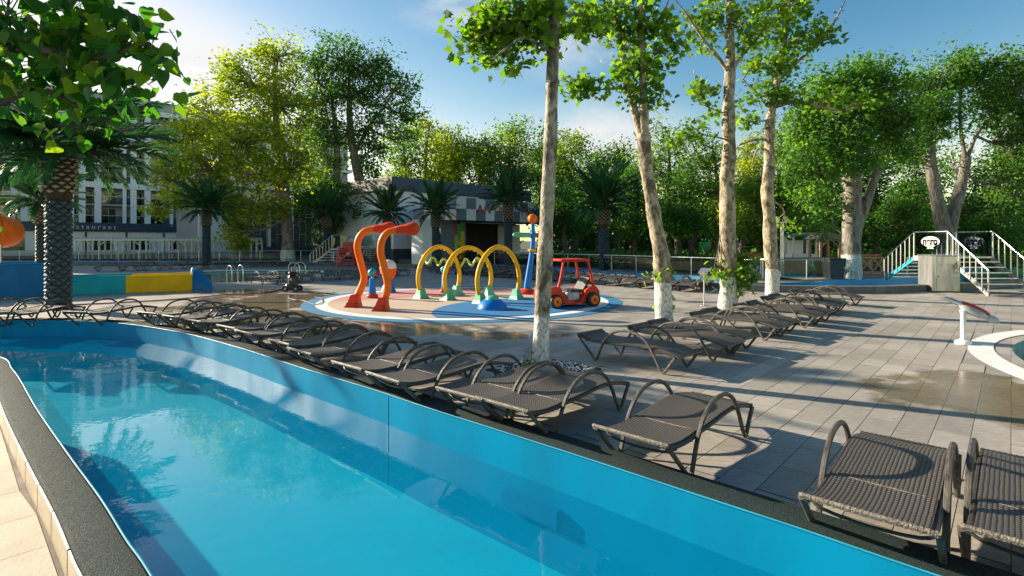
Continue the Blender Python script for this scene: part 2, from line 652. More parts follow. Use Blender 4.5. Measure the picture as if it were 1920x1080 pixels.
def barkmat(name, c_lo, c_hi, c_patch, white_to=None, vs=7.0, stretch=.5):
    """white_to: whitewash up to that height above the tree's base"""
    m, nt, p = newmat(name)
    tc = nd(nt, 'ShaderNodeTexCoord')
    mpn = nd(nt, 'ShaderNodeMapping', {'Vector': tc.outputs['Object'], 'Scale': (1, 1, stretch)})
    n1 = nd(nt, 'ShaderNodeTexNoise', {'Vector': mpn.outputs[0], 'Scale': vs, 'Detail': 6.0, 'Roughness': .6, 'Distortion': .5})
    n2 = nd(nt, 'ShaderNodeTexNoise', {'Vector': mpn.outputs[0], 'Scale': vs * 4, 'Detail': 5.0})
    cr = nd(nt, 'ShaderNodeValToRGB', {'Fac': n1.outputs['Fac']})
    e = cr.color_ramp.elements
    e[0].color, e[0].position = c4(c_lo), .42
    e[1].color, e[1].position = c4(c_hi), .60
    q = e.new(.5)
    q.color = c4(c_patch)
    v = nd(nt, 'ShaderNodeMapRange', {'Value': n2.outputs['Fac'], 'From Min': .3, 'From Max': .7, 'To Min': .6, 'To Max': 1.15})
    mm = nd(nt, 'ShaderNodeMixRGB', {'Fac': 1.0, 'Color1': cr.outputs[0]}, blend_type='MULTIPLY')
    cc = nd(nt, 'ShaderNodeCombineXYZ', {0: v.outputs[0], 1: v.outputs[0], 2: v.outputs[0]})
    nt.links.new(cc.outputs[0], mm.inputs['Color2'])
    out = mm.outputs[0]
    if white_to:
        sp = nd(nt, 'ShaderNodeSeparateXYZ', {0: tc.outputs['Object']})
        ad = nd(nt, 'ShaderNodeMath', {0: n1.outputs['Fac'], 1: .22, 2: sp.outputs['Z']}, operation='MULTIPLY_ADD')
        mk = nd(nt, 'ShaderNodeMapRange', {'Value': ad.outputs[0], 'From Min': white_to + .08, 'From Max': white_to + .14, 'To Min': 1.0, 'To Max': 0.0})
        w2 = nd(nt, 'ShaderNodeMapRange', {'Value': n2.outputs['Fac'], 'From Min': .40, 'From Max': .60, 'To Min': .35, 'To Max': 1.0})
        mk2 = nd(nt, 'ShaderNodeMath', {0: mk.outputs[0], 1: w2.outputs[0]}, operation='MULTIPLY')
        wm = nd(nt, 'ShaderNodeMixRGB', {'Fac': mk2.outputs[0], 'Color1': out, 'Color2': (.68, .67, .63, 1)})
        out = wm.outputs[0]
    nt.links.new(out, p.inputs['Base Color'])
    p.inputs['Roughness'].default_value = .85
    bp = nd(nt, 'ShaderNodeBump', {'Height': n2.outputs['Fac'], 'Strength': .7, 'Distance': .03})
    nt.links.new(bp.outputs[0], p.inputs['Normal'])
    return m


def weavemat(name):
    m, nt, p = newmat(name)
    tc = nd(nt, 'ShaderNodeTexCoord')
    sp = nd(nt, 'ShaderNodeSeparateXYZ', {0: tc.outputs['Object']})
    M_ = lambda op, *a: nd(nt, 'ShaderNodeMath', dict(enumerate(a)), operation=op).outputs[0]
    n0 = nd(nt, 'ShaderNodeTexNoise', {'Vector': tc.outputs['Object'], 'Scale': 9.0, 'Detail': 3.0})
    jit = M_('MULTIPLY', M_('SUBTRACT', n0.outputs['Fac'], .5), .010)
    # broad flat strands cross thin ones
    wy = M_('SINE', M_('MULTIPLY', M_('ADD', sp.outputs['Y'], jit), 2 * math.pi / .026))
    wx = M_('SINE', M_('MULTIPLY', M_('ADD', sp.outputs['X'], jit), 2 * math.pi / .030))
    gate = M_('MULTIPLY', wy, wx)
    gy = nd(nt, 'ShaderNodeMapRange', {'Value': wy, 'From Min': -.95, 'From Max': -.2}).outputs[0]
    gx = nd(nt, 'ShaderNodeMapRange', {'Value': wx, 'From Min': -1.0, 'From Max': .0, 'To Min': .15, 'To Max': 1.0}).outputs[0]
    h = M_('ADD', M_('MULTIPLY', gy, gx), M_('MULTIPLY', gate, .25))
    wn_ = nd(nt, 'ShaderNodeTexNoise', {'Vector': nd(nt, 'ShaderNodeMapping', {'Vector': tc.outputs['Object'], 'Scale': (30, 4, 4)}).outputs[0], 'Scale': 3.0, 'Detail': 3.0})
    cr = nd(nt, 'ShaderNodeValToRGB', {'Fac': M_('ADD', M_('MULTIPLY', h, .72), M_('MULTIPLY', wn_.outputs['Fac'], .35))})
    e = cr.color_ramp.elements
    e[0].color, e[0].position = (.008, .0075, .0075, 1), .14
    e[1].color, e[1].position = (.165, .142, .122, 1), 1.0
    q = e.new(.55)
    q.color = (.066, .057, .050, 1)
    nt.links.new(cr.outputs[0], p.inputs['Base Color'])
    p.inputs['Roughness'].default_value = .5
    p.inputs['Specular IOR Level'].default_value = .45
    bp = nd(nt, 'ShaderNodeBump', {'Height': h, 'Strength': .8, 'Distance': .006})
    nt.links.new(bp.outputs[0], p.inputs['Normal'])
    return m


M = {}
M['tile'] = tilemat('deck_tile')
M['weave'] = weavemat('woven_rattan')
M['wrap'] = simple('wrapped_rattan', (.15, .128, .108), .48, col2=(.022, .019, .018), vscale=9, bump=.8, bscale=60, streak=(1.0, 6.0, 2.0))
M['wrapdark'] = simple('dark_rattan_tube', (.034, .030, .027), .45, var=.5, vscale=30, bump=.3)
M['rope'] = simple('rope_edge', (.26, .215, .17), .55, col2=(.06, .05, .04), vscale=40, bump=.7, bscale=90)
M['rubber'] = simple('black_rubber_coping', (.020, .046, .046), .85, col2=(.004, .011, .012), vscale=70, bump=.9, bscale=140, spec=.3)
M['liner'] = simple('pool_liner', (.002, .225, .40), .50, var=.16, vscale=1.6, streak=(1, 1, .35), spec=.07)
M['seam'] = simple('liner_weld', (.003, .25, .40), .5)
M['linerfar'] = simple('river_liner', (.004, .30, .56), .35, var=.12, vscale=1.0)
M['poolfloor'] = simple('pool_floor_liner', (.003, .50, .62), .5, var=.12, vscale=2.0)
M['tealfloor'] = simple('teal_pool_floor', (.01, .24, .26), .5, var=.15, vscale=1)
M['lip'] = simple('pool_lip', (.03, .30, .44), .5, spec=.15)
M['water'] = watermat('water', (.62, .94, .985), 1.5, .075, .05, body=.34)
M['waterfar'] = watermat('far_water', (.55, .92, .95), 1.6, .25, .06)
M['walk'] = simple('beige_paving', (.40, .335, .255), .6, var=.22, vscale=2.5, bump=.15, bscale=60)
M['grout'] = simple('grout', (.16, .135, .105), .9)
M['kerbface'] = simple('beige_kerb_tile', (.43, .35, .255), .55, var=.22, vscale=3, bump=.1)
M['stone'] = simple('grey_kerb_stone', (.135, .13, .125), .7, var=.3, vscale=2.5, bump=.25)
M['white'] = simple('white_paint', (.74, .73, .70), .45, var=.08, vscale=2)
M['steel'] = simple('stainless_steel', (.62, .60, .57), .28, 1.0, var=.2, vscale=6)
M['steelflat'] = simple('brushed_steel', (.55, .54, .52), .36, .9, var=.3, vscale=2.0, streak=(3, 3, .6))
M['glass'] = glassmat('clear_glass', (.62, .70, .72))
M['orange'] = simple('orange_plastic', (.84, .150, .004), .42, var=.16, vscale=3, spec=.22)
M['redor'] = simple('red_plastic', (.64, .046, .008), .42, var=.18, vscale=3, spec=.25)
M['carred'] = simple('car_red_plastic', (.58, .030, .010), .42, var=.18, vscale=4, spec=.25)
M['red'] = simple('bright_red_paint', (.60, .022, .012), .35, var=.15, vscale=3)
M['yellow'] = simple('yellow_plastic', (.80, .43, .004), .42, var=.18, vscale=3, spec=.25)
M['green'] = simple('green_plastic', (.05, .37, .17), .4, var=.2)
M['seagreen'] = simple('sea_green_plastic', (.10, .42, .27), .4, var=.2)
M['blue'] = simple('blue_plastic', (.006, .170, .56), .42, var=.16, spec=.25)
M['teal'] = simple('teal_plastic', (.02, .30, .38), .35, var=.12)
M['lime'] = simple('lime_plastic', (.45, .52, .06), .4, var=.2)
M['black'] = simple('black_rubber_tyre', (.012, .013, .016), .55, var=.3)
M['dark'] = simple('dark_plastic', (.022, .024, .027), .45, var=.3)
M['seatgrey'] = simple('worn_grey_panel', (.42, .43, .44), .45, var=.35, vscale=5)
M['slideblue'] = simple('slide_blue_gelcoat', (.003, .135, .33), .45, var=.18, vscale=1.4, spec=.2)
M['slideteal'] = simple('slide_teal_gelcoat', (.004, .31, .38), .45, var=.16, vscale=1.4, spec=.2)
M['slideyellow'] = simple('slide_yellow_gelcoat', (.70, .42, .003), .45, var=.16, vscale=1.4, spec=.2)
M['padblue'] = simple('blue_rubber_floor', (.008, .155, .37), .75, var=.2, vscale=1.2, bump=.1)
M['padring'] = simple('ring_blue_floor', (.012, .165, .33), .75, var=.2, vscale=1.2)
M['padwhite'] = simple('white_rubber_floor', (.70, .70, .67), .7, var=.12, vscale=1.5)
M['padbeige'] = simple('beige_rubber_floor', (.46, .37, .285), .75, var=.14, vscale=.9)
M['padpink'] = simple('pink_rubber_floor', (.48, .215, .205), .75, var=.2, vscale=.8)
M['soil'] = simple('park_soil', (.085, .070, .045), .95, col2=(.03, .045, .018), vscale=.35, bump=.3, bscale=6)
M['terrace'] = simple('river_bank_paving', (.20, .185, .165), .8, var=.25, vscale=1)
M['hwhite'] = simple('hotel_white_render', (.74, .77, .79), .7, var=.06, vscale=.3)
M['hgrey'] = simple('hotel_grey_render', (.34, .35, .36), .75, var=.12, vscale=.4)
M['hnavy'] = simple('navy_fascia', (.022, .050, .088), .5, var=.15, vscale=.4)
M['pane'] = simple('dark_window_glass', (.012, .018, .022), .06, var=.3, spec=.8)
M['cream'] = simple('cream_render', (.80, .78, .74), .75, var=.08, vscale=.4)
M['checkgrey'] = simple('grey_panel', (.105, .145, .185), .5, var=.12)
M['checkwhite'] = simple('white_panel', (.70, .67, .60), .5, var=.08)
M['black2'] = simple('interior_shade', (.010, .010, .011), .9)  # flat black in place of the shade inside the stage
M['plinth'] = simple('dark_plinth', (.055, .07, .085), .7)
M['wood'] = simple('pale_wood', (.36, .21, .12), .6, var=.3, vscale=3, streak=(6, 6, .7))
M['rawwood'] = simple('orange_wood', (.34, .13, .045), .6, var=.3, vscale=3)
M['shingle'] = simple('grey_shingle', (.17, .15, .125), .85, var=.3, vscale=6, bump=.5)
M['kiosky'] = simple('kiosk_yellow', (.58, .38, .06), .5)
M['kiosk'] = simple('kiosk_teal', (.02, .24, .24), .5)
M['hose'] = simple('red_hose', (.20, .022, .018), .45, var=.3)
M['palmtrunk'] = simple('palm_trunk', (.012, .017, .02), .8, var=.5, vscale=8, bump=.6)
M['palmscale'] = simple('palm_scale', (.060, .105, .125), .6, col2=(.020, .036, .048), vscale=11, bump=.5, bscale=50)
M['boot'] = simple('cut_palm_boot', (.50, .46, .34), .7, col2=(.26, .21, .13), vscale=12, bump=.5)
M['fibre'] = simple('palm_fibre', (.085, .052, .034), .95, col2=(.022, .015, .011), vscale=16, bump=1.0, bscale=60, streak=(1, 1, .25))
M['frond'] = leafmat('palm_frond', (.012, .056, .028), (.020, .090, .038), (.046, .138, .044), .28, rand=True, rough=.38)
M['rachis'] = simple('frond_stalk', (.10, .13, .04), .5)
PL = barkmat('plane_bark', (.46, .38, .275), (.13, .095, .055), (.33, .265, .18), 1.0, vs=5.0, stretch=.7)
PLS = barkmat('plane_bark_low_wash', (.42, .36, .28), (.11, .09, .06), (.27, .23, .17), .82, vs=6.0, stretch=.6)
GB = barkmat('grey_bark', (.27, .245, .205), (.11, .095, .075), (.20, .175, .14), 1.15, vs=9, stretch=.25)
BB = barkmat('background_bark', (.16, .135, .10), (.06, .05, .035), (.11, .09, .065), None, vs=5)
BW = barkmat('pale_background_bark', (.33, .28, .22), (.13, .105, .075), (.23, .19, .14), 1.0, vs=5)
L_near = leafmat('plane_leaf', (.060, .135, .014), (.105, .205, .020), (.220, .320, .028), .54)
L_nearR = leafmat('plane_leaf_single', (.060, .135, .014), (.105, .205, .020), (.220, .320, .028), .54, rand=True)
L_mid = leafmat('mid_leaf', (.045, .125, .022), (.085, .200, .032), (.175, .290, .042), .50)
L_bg = leafmat('wood_leaf', (.060, .125, .016), (.120, .205, .024), (.235, .300, .032), .52)
L_dark = leafmat('dark_leaf', (.028, .088, .020), (.054, .145, .026), (.110, .210, .032), .48)
L_yel = leafmat('yellow_green_leaf', (.120, .170, .016), (.245, .300, .024), (.410, .430, .038), .54)
L_over = leafmat('heart_leaf', (.016, .085, .014), (.045, .150, .018), (.230, .330, .022), .58, rand=True, rough=.32)
L_over2 = leafmat('heart_leaf_mass', (.016, .085, .014), (.045, .150, .018), (.230, .330, .022), .58, rough=.32)

# ================================================================== SETTING
COPZ, WATZ, FLZ, WALKZ = .12, -.26, -1.0, -.11
E = smooth_line([(-60, 13.2, 0), (-30, 13.0, 0), (-18, 12.8, 0), (-12.2, 12.7, 0), (-9.5, 12.42, 0), (-7.05, 11.15, 0), (-4.93, 9.52, 0), (-3.19, 7.99, 0), (-1.77, 6.78, 0),
                 (-.95, 6.03, 0), (0, 5.2, 0), (.69, 4.59, 0), (1.35, 3.99, 0), (1.9, 3.49, 0), (2.42, 2.99, 0), (3.6, 1.9, 0), (5, .6, 0), (8, -2.2, 0), (12, -6, 0)], 8)
Lk = smooth_line([(-60, 9.6, 0), (-30, 9.6, 0), (-16, 9.6, 0), (-11.2, 9.45, 0), (-8.6, 8.8, 0), (-7.3, 7.8, 0), (-5.35, 6.0, 0), (-3.93, 4.72, 0), (-3.03, 3.92, 0), (-2.44, 3.37, 0), (-2.02, 2.99, 0),
                  (-.9, 1.9, 0), (.4, .7, 0), (3.4, -2.2, 0), (7.5, -6, 0)], 8)
# E runs left to right: the deck is on its left, the water on its right. Lk: the water is on its left, the walk on its right.
river = [(p.x, p.y) for p in E] + [(p.x, p.y) for p in reversed(Lk)]
sheet('pool_floor', river, [], FLZ, M['poolfloor'])
sheet('pool_water', river, [], WATZ, M['water'])
mb = MB()
strip(mb, E, [(0, FLZ), (0, COPZ - .012)])
pw = mb.build('pool_wall', M['liner'], None, 'all')
pw['kind'] = 'structure'
# welded seams of the liner
for sx in (-1.52,):
    p = min(E, key=lambda q: abs(q.x - sx))
    i = E.index(p)
    tn_ = (E[i + 1] - E[i - 1]).normalized()
    inn = Vector((tn_.y, -tn_.x, 0))
    t = MB()
    q = p + inn * .002
    t.box((q.x, q.y, (COPZ + FLZ) / 2 - .02), (.007, .006, COPZ - FLZ - .02), math.atan2(tn_.y, tn_.x))
    t.build('liner_seam', M['seam'], pw)
mb = MB()
strip(mb, Lk, [(0, COPZ - .012), (0, FLZ)])
mb.build('pool_wall_near', M['liner'], None, 'all')['kind'] = 'structure'
# thin edge of the liner showing as a pale line
mb = MB()
mb.tube([(p.x, p.y, COPZ - .006) for p in offset(E, -.002)], .007, 6)
mb.build('liner_edge', M['lip'], None, True)['kind'] = 'structure'
mb = MB()
mb.tube([(p.x, p.y, COPZ - .006) for p in offset(Lk, .002)], .007, 6)
mb.build('liner_edge_near', M['lip'], None, True)['kind'] = 'structure'
# rubber coping
mb = MB()
strip(mb, E, [(.33, -.05), (.33, COPZ - .02), (.31, COPZ), (.02, COPZ), (.003, COPZ - .015), (.003, -.2)])
mb.build('rubber_coping', M['rubber'], None, 'all')['kind'] = 'structure'
mb = MB()
strip(mb, Lk, [(-.003, -.2), (-.003, COPZ - .015), (-.02, COPZ), (-.228, COPZ), (-.246, COPZ - .018), (-.25, WALKZ - .05)])
kerb = mb.build('rubber_coping_near', M['rubber'], None, 'all')
kerb['kind'] = 'structure'
# beige tiles facing the near kerb
face = offset(Lk, -.252)
acc = 0.0
last = None
run = []
for i in range(len(face) - 1):
    a, b = face[i], face[i + 1]
    if a.x < -9 or a.y < 1.2:
        continue
    n = max(1, int((b - a).length / .06))
    for k in range(n):
        run.append(a + (b - a) * (k / n))
pos = 0.0
seg = [run[0]]
for i in range(1, len(run)):
    pos += (run[i] - run[i - 1]).length
    seg.append(run[i])
    if pos > .60:
        t = MB()
        s0 = seg[0] + (seg[1] - seg[0]) * .15
        line = [s0] + seg[1:-1] + [seg[-1] + (seg[-2] - seg[-1]) * .15]
        strip(t, line, [(0, WALKZ), (0, COPZ - .03), (-.012, COPZ - .034), (-.014, WALKZ)])
        t.build('kerb_tile', M['kerbface'], kerb, False)
        pos, seg = 0.0, [run[i]]

# main pool and children's pool ------------------------------------------------
mp_ = smooth_line([(-15.5, 25.0, 0), (-14.1, 25.3, 0), (-12.8, 26.6, 0), (-12.0, 28.4, 0), (-11.1, 30.8, 0), (-11.3, 33.4, 0), (-12.6, 35.4, 0), (-14.9, 36.6, 0), (-17.9, 37.0, 0), (-20.5, 35.8, 0), (-21.5, 32, 0), (-20.8, 28, 0), (-18.6, 25.6, 0), (-15.5, 25.0, 0)], 6)[:-1]
KC, KR = Vector((13.2, 6.28, 0)), 5.95


def circle(c, r, n=96, a0=0.0, a1=2 * math.pi):
    return [Vector((c[0] + r * math.cos(a0 + (a1 - a0) * k / n), c[1] + r * math.sin(a0 + (a1 - a0) * k / n), 0)) for k in range(n)]


kp = circle(KC, KR - .62)
K = smooth_line([(-90, 44, 0), (-60, 44, 0), (-34, 43.6, 0), (-22, 43.5, 0), (-14, 43, 0), (-8.5, 40.5, 0), (-3.1, 36, 0), (2.6, 29.4, 0), (7.4, 23.2, 0), (9.6, 21.1, 0), (13.5, 20.4, 0), (16.8, 21.3, 0), (21, 23.0, 0), (27, 27, 0), (40, 40, 0), (70, 70, 0)], 8)
O_ = offset(K, 3.9)
deck_outer = [(p.x, p.y) for p in offset(E, .2)] + [(60, -6), (95, 40), (95, 70)] + [(p.x, p.y) for p in reversed(offset(K, .1))] + [(-90, 13.4)]
DECK = sheet('deck', deck_outer, [[(p.x, p.y) for p in mp_], [(p.x, p.y) for p in kp]], -.006, M['tile'])
walk_outer = [(p.x, p.y) for p in offset(Lk, -.15)] + [(7, -12), (-60, -12)]
WALK = sheet('walkway', walk_outer, [], WALKZ - .006, M['grout'])
bank_outer = [(p.x, p.y) for p in offset(O_, .1)] + [(3000, 300), (3000, 4000), (-3000, 4000), (-3000, 47.9)]
sheet('park_ground', bank_outer, [], .2, M['soil'])
bk = offset(O_, .3), offset(O_, 2.4)
mb = MB()
strip(mb, O_, [(2.6, .206), (.3, .206)])
mb.build('river_bank', M['terrace'], None)['kind'] = 'structure'
ch = [(p.x, p.y) for p in K] + [(p.x, p.y) for p in reversed(O_)]
sheet('river_water', ch, [], -.22, M['waterfar'])
sheet('river_floor', ch, [], -1.2, M['poolfloor'])
mb = MB()
strip(mb, O_, [(0, -1.2), (0, .215)])
mb.build('river_outer_wall', M['linerfar'], None, 'all')['kind'] = 'structure'
mb = MB()
strip(mb, O_, [(.34, .15), (.34, .222), (-.004, .222), (-.004, .19)])
mb.build('river_coping', M['stone'], None)['kind'] = 'structure'
mb = MB()
strip(mb, K, [(.36, .25), (.36, -1.2)])
mb.build('river_inner_wall', M['linerfar'], None, 'all')['kind'] = 'structure'
# grey stone kerb blocks on the deck side of the far river
kerb2 = MB()
strip(kerb2, K, [(.355, .18), (.355, .248), (.01, .248), (.01, -.02)])
kerb2 = kerb2.build('river_kerb', M['stone'], None)
kerb2['kind'] = 'structure'
seg, pos = [K[0]], 0.0
for i in range(1, len(K)):
    n = max(1, int((K[i] - K[i - 1]).length / .15))
    for k in range(1, n + 1):
        q = K[i - 1] + (K[i] - K[i - 1]) * (k / n)
        pos += (q - seg[-1]).length
        seg.append(q)
        if pos > .9:
            if -16 < q.x < 24 and q.y < 44:
                t = MB()
                e = [seg[0] + (seg[1] - seg[0]) * .06] + seg[1:-1] + [seg[-1] + (seg[-2] - seg[-1]) * .06]
                strip(t, e, [(.37, .235), (.37, .262), (-.004, .262), (-.006, -.004)])
                t.build('kerb_block', M['stone'], kerb2)
            pos, seg = 0.0, [q]
for nm, poly, wz, mat_, fl in (('main_pool', mp_, -.10, 'waterfar', 'tealfloor'), ('round_pool', kp, -.16, 'waterfar', 'tealfloor')):
    pl = [(p.x, p.y) for p in poly]
    sheet(nm + '_floor', pl, [], -1.0, M[fl])
    sheet(nm + '_water', pl, [], wz, M[mat_])
    mb = MB()
    strip(mb, list(poly) + [poly[0]], [(0, -1.0), (0, -.004)])
    mb.build(nm + '_wall', M[fl], None, 'all')['kind'] = 'structure'
mb = MB()
cl = circle(KC, KR)
strip(mb, cl + [cl[0]], [(-.004, -.02), (0, .004), (.36, .004)])
mb.build('round_pool_white_rim', M['padwhite'], None)['kind'] = 'structure'
mb = MB()
ml = mp_ + [mp_[0]]
strip(mb, ml, [(-.38, .004), (.0, .006), (.005, -.05)])
mb.build('main_pool_white_rim', M['padwhite'], None)['kind'] = 'structure'

# deck tiles, laid one by one where the photograph shows them --------------------
OFF = offset(E, .335)
avoid = [(GR(1013, 690) + Vector((.05, -.05, 0)), .62)]
off_poly = [(p.x, p.y) for p in OFF] + [(12, -12), (-60, -12)]
pad_c, pad_r = Vector((-1.6, 18.25, 0)), 5.25
tile_me = MB()
hw, hl, b = TW / 2 - .0022, TL / 2 - .0022, .0018
tile_me.add([(-hl, -hw, -.006), (hl, -hw, -.006), (hl, hw, -.006), (-hl, hw, -.006), (-hl, -hw, -b), (hl, -hw, -b), (hl, hw, -b), (-hl, hw, -b),
             (-hl + b, -hw + b, 0), (hl - b, -hw + b, 0), (hl - b, hw - b, 0), (-hl + b, hw - b, 0)],
            [(0, 1, 5, 4), (1, 2, 6, 5), (2, 3, 7, 6), (3, 0, 4, 7), (4, 5, 9, 8), (5, 6, 10, 9), (6, 7, 11, 10), (7, 4, 8, 11), (8, 9, 10, 11)])
tmesh = tile_me.mesh('tile', M['tile'])
cand = []
ang = math.atan2(U.y, U.x)
for row in range(-140, 60):
    bb = (row + .5) * TW
    o2 = (abs(row) % 2) * TL * .5
    for cell in range(-10, 45):
        aa = (cell + .5) * TL - o2
        c = U * aa + V * bb
        if c.y < 2.2 or c.y > 14 or abs(c.x / c.y) > 1.04:
            continue
        if abs(c.x) > 14:
            continue
        ok = True
        for sa in (-1, 1):
            for sb in (-1, 1):
                q = c + U * (sa * hl) + V * (sb * hw)
                if inside(q, off_poly) or (q - KC).length < KR + .02 or (q - pad_c).length < pad_r + .02:
                    ok = False
        if not ok:
            continue
        if max(abs((c - avoid[0][0]).dot(U)), abs((c - avoid[0][0]).dot(V))) < avoid[0][1] + .1:
            continue
        cand.append((c.length, c))
cand.sort(key=lambda t: t[0])
for k, (d, c) in enumerate(cand[:300]):
    obj('tile', tmesh, DECK, (c.x, c.y, random.uniform(-.0006, .0006)), (random.gauss(0, .0012), random.gauss(0, .0012), ang))
base = [Vector(v) for v in tile_me.v]
Mr = Matrix.Rotation(ang, 3, 'Z')
rb = [Mr @ p for p in base]
vs, fs = [], []
for d, c in cand[300:]:
    k = len(vs)
    vs += [(p.x + c.x, p.y + c.y, p.z) for p in rb]
    fs += [tuple(i + k for i in f) for f in tile_me.f]
t = MB()
t.v, t.f, t.m = vs, fs, [0] * len(fs)
t.build('far_tiles', M['tile'], DECK)['kind'] = 'stuff'

# walkway tiles by the camera
wl_poly = [(p.x, p.y) for p in offset(Lk, -.268)] + [(7, -12), (-60, -12)]
S = .62
hw = S / 2 - .0025
t = MB()
t.add([(-hw, -hw, -.006), (hw, -hw, -.006), (hw, hw, -.006), (-hw, hw, -.006), (-hw, -hw, -.002), (hw, -hw, -.002), (hw, hw, -.002), (-hw, hw, -.002), (-hw + .002, -hw + .002, 0), (hw - .002, -hw + .002, 0), (hw - .002, hw - .002, 0), (-hw + .002, hw - .002, 0)], tile_me.f)
wmesh = t.mesh('paving_tile', M['walk'])
org = GR(0, 885.5, WALKZ)
for i in range(-9, 10):
    for j in range(-12, 12):
        c = org + U * ((i + .22) * S) + V * ((j + .5) * S)
        if c.y < 1.5 or c.y > 9 or c.x > 0 or c.x / c.y < -1.3:
            continue
        cs = [c + U * (sa * hw) + V * (sb * hw) for sa in (-1, 1) for sb in (-1, 1)]
        ins = [inside(q, wl_poly) for q in cs]
        if all(ins):
            obj('paving_tile', wmesh, WALK, (c.x, c.y, WALKZ), (0, 0, ang))
        elif any(ins):
            # cut tile along the kerb
            poly = []
            cs = [c + U * (sa * hw) + V * (sb * hw) for sa, sb in ((-1, -1), (-1, 1), (1, 1), (1, -1))]
            for q in range(4):
                a, b2 = cs[q], cs[(q + 1) % 4]
                for k in range(12):
                    pnt = a + (b2 - a) * (k / 12)
                    if inside(pnt, wl_poly):
                        poly.append(pnt)
            if len(poly) > 3:
                cc = sum(poly, Vector()) / len(poly)
                poly.sort(key=lambda q: math.atan2(q.y - cc.y, q.x - cc.x))
                t = MB()
                t.prism([(q.x, q.y) for q in poly], WALKZ - .005, WALKZ)
                t.build('paving_tile', M['walk'], WALK)

# splash pad -----------------------------------------------------------------
PAD = sheet('splash_pad', [(p.x, p.y) for p in circle(pad_c, pad_r)], [], .004, M['padring'])
sheet('white_ring', [(p.x, p.y) for p in circle(pad_c, pad_r - .42)], [], .008, M['padwhite'], None, PAD)
ri = pad_r - .80
sheet('beige_floor', [(p.x, p.y) for p in circle(pad_c, ri)], [], .012, M['padbeige'], None, PAD)
disc = circle(pad_c, ri - .002, 160)
pk = [(p.x, p.y) for p in disc if (p.y - 17.5) - .30 * (p.x + 5.6) > 0 and p.x < 1.2]
sheet('pink_floor', pk, [], .016, M['padpink'], None, PAD)
bc, br = Vector((1.25, 15.2, 0)), 3.5
blob = [p for p in disc if (p - bc).length < br] + [p for p in circle(bc, br, 120) if (p - pad_c).length < ri - .003]
cc = sum(blob, Vector()) / len(blob)
blob.sort(key=lambda q: math.atan2(q.y - cc.y, q.x - cc.x))
sheet('blue_floor', [(p.x, p.y) for p in blob], [], .020, M['padblue'], None, PAD)
t = MB()
dq = GR(817, 556)
t.box((dq.x, dq.y, .026), (.28, .34, .02))
t.build('drain_cover', M['rawwood'], PAD)

# inlet panel below the water line on the river wall
i0 = min(range(len(E)), key=lambda i: abs(E[i].x - .05))
a = Vector((-.06, 5.27 - .02, 0))
b_ = Vector((.44, 4.82 - .02, 0))
nn = Vector((-.667, -.745, 0))
t = MB()
t.beam(a + nn * .03 + Vector((0, 0, -.50)), b_ + nn * .03 + Vector((0, 0, -.50)), .07, .16)
t.build('pool_inlet', M['slideblue'], None)
tag(COL.objects['pool_inlet'], 'dark blue inlet panel under the water in the pool wall', 'pool inlet')

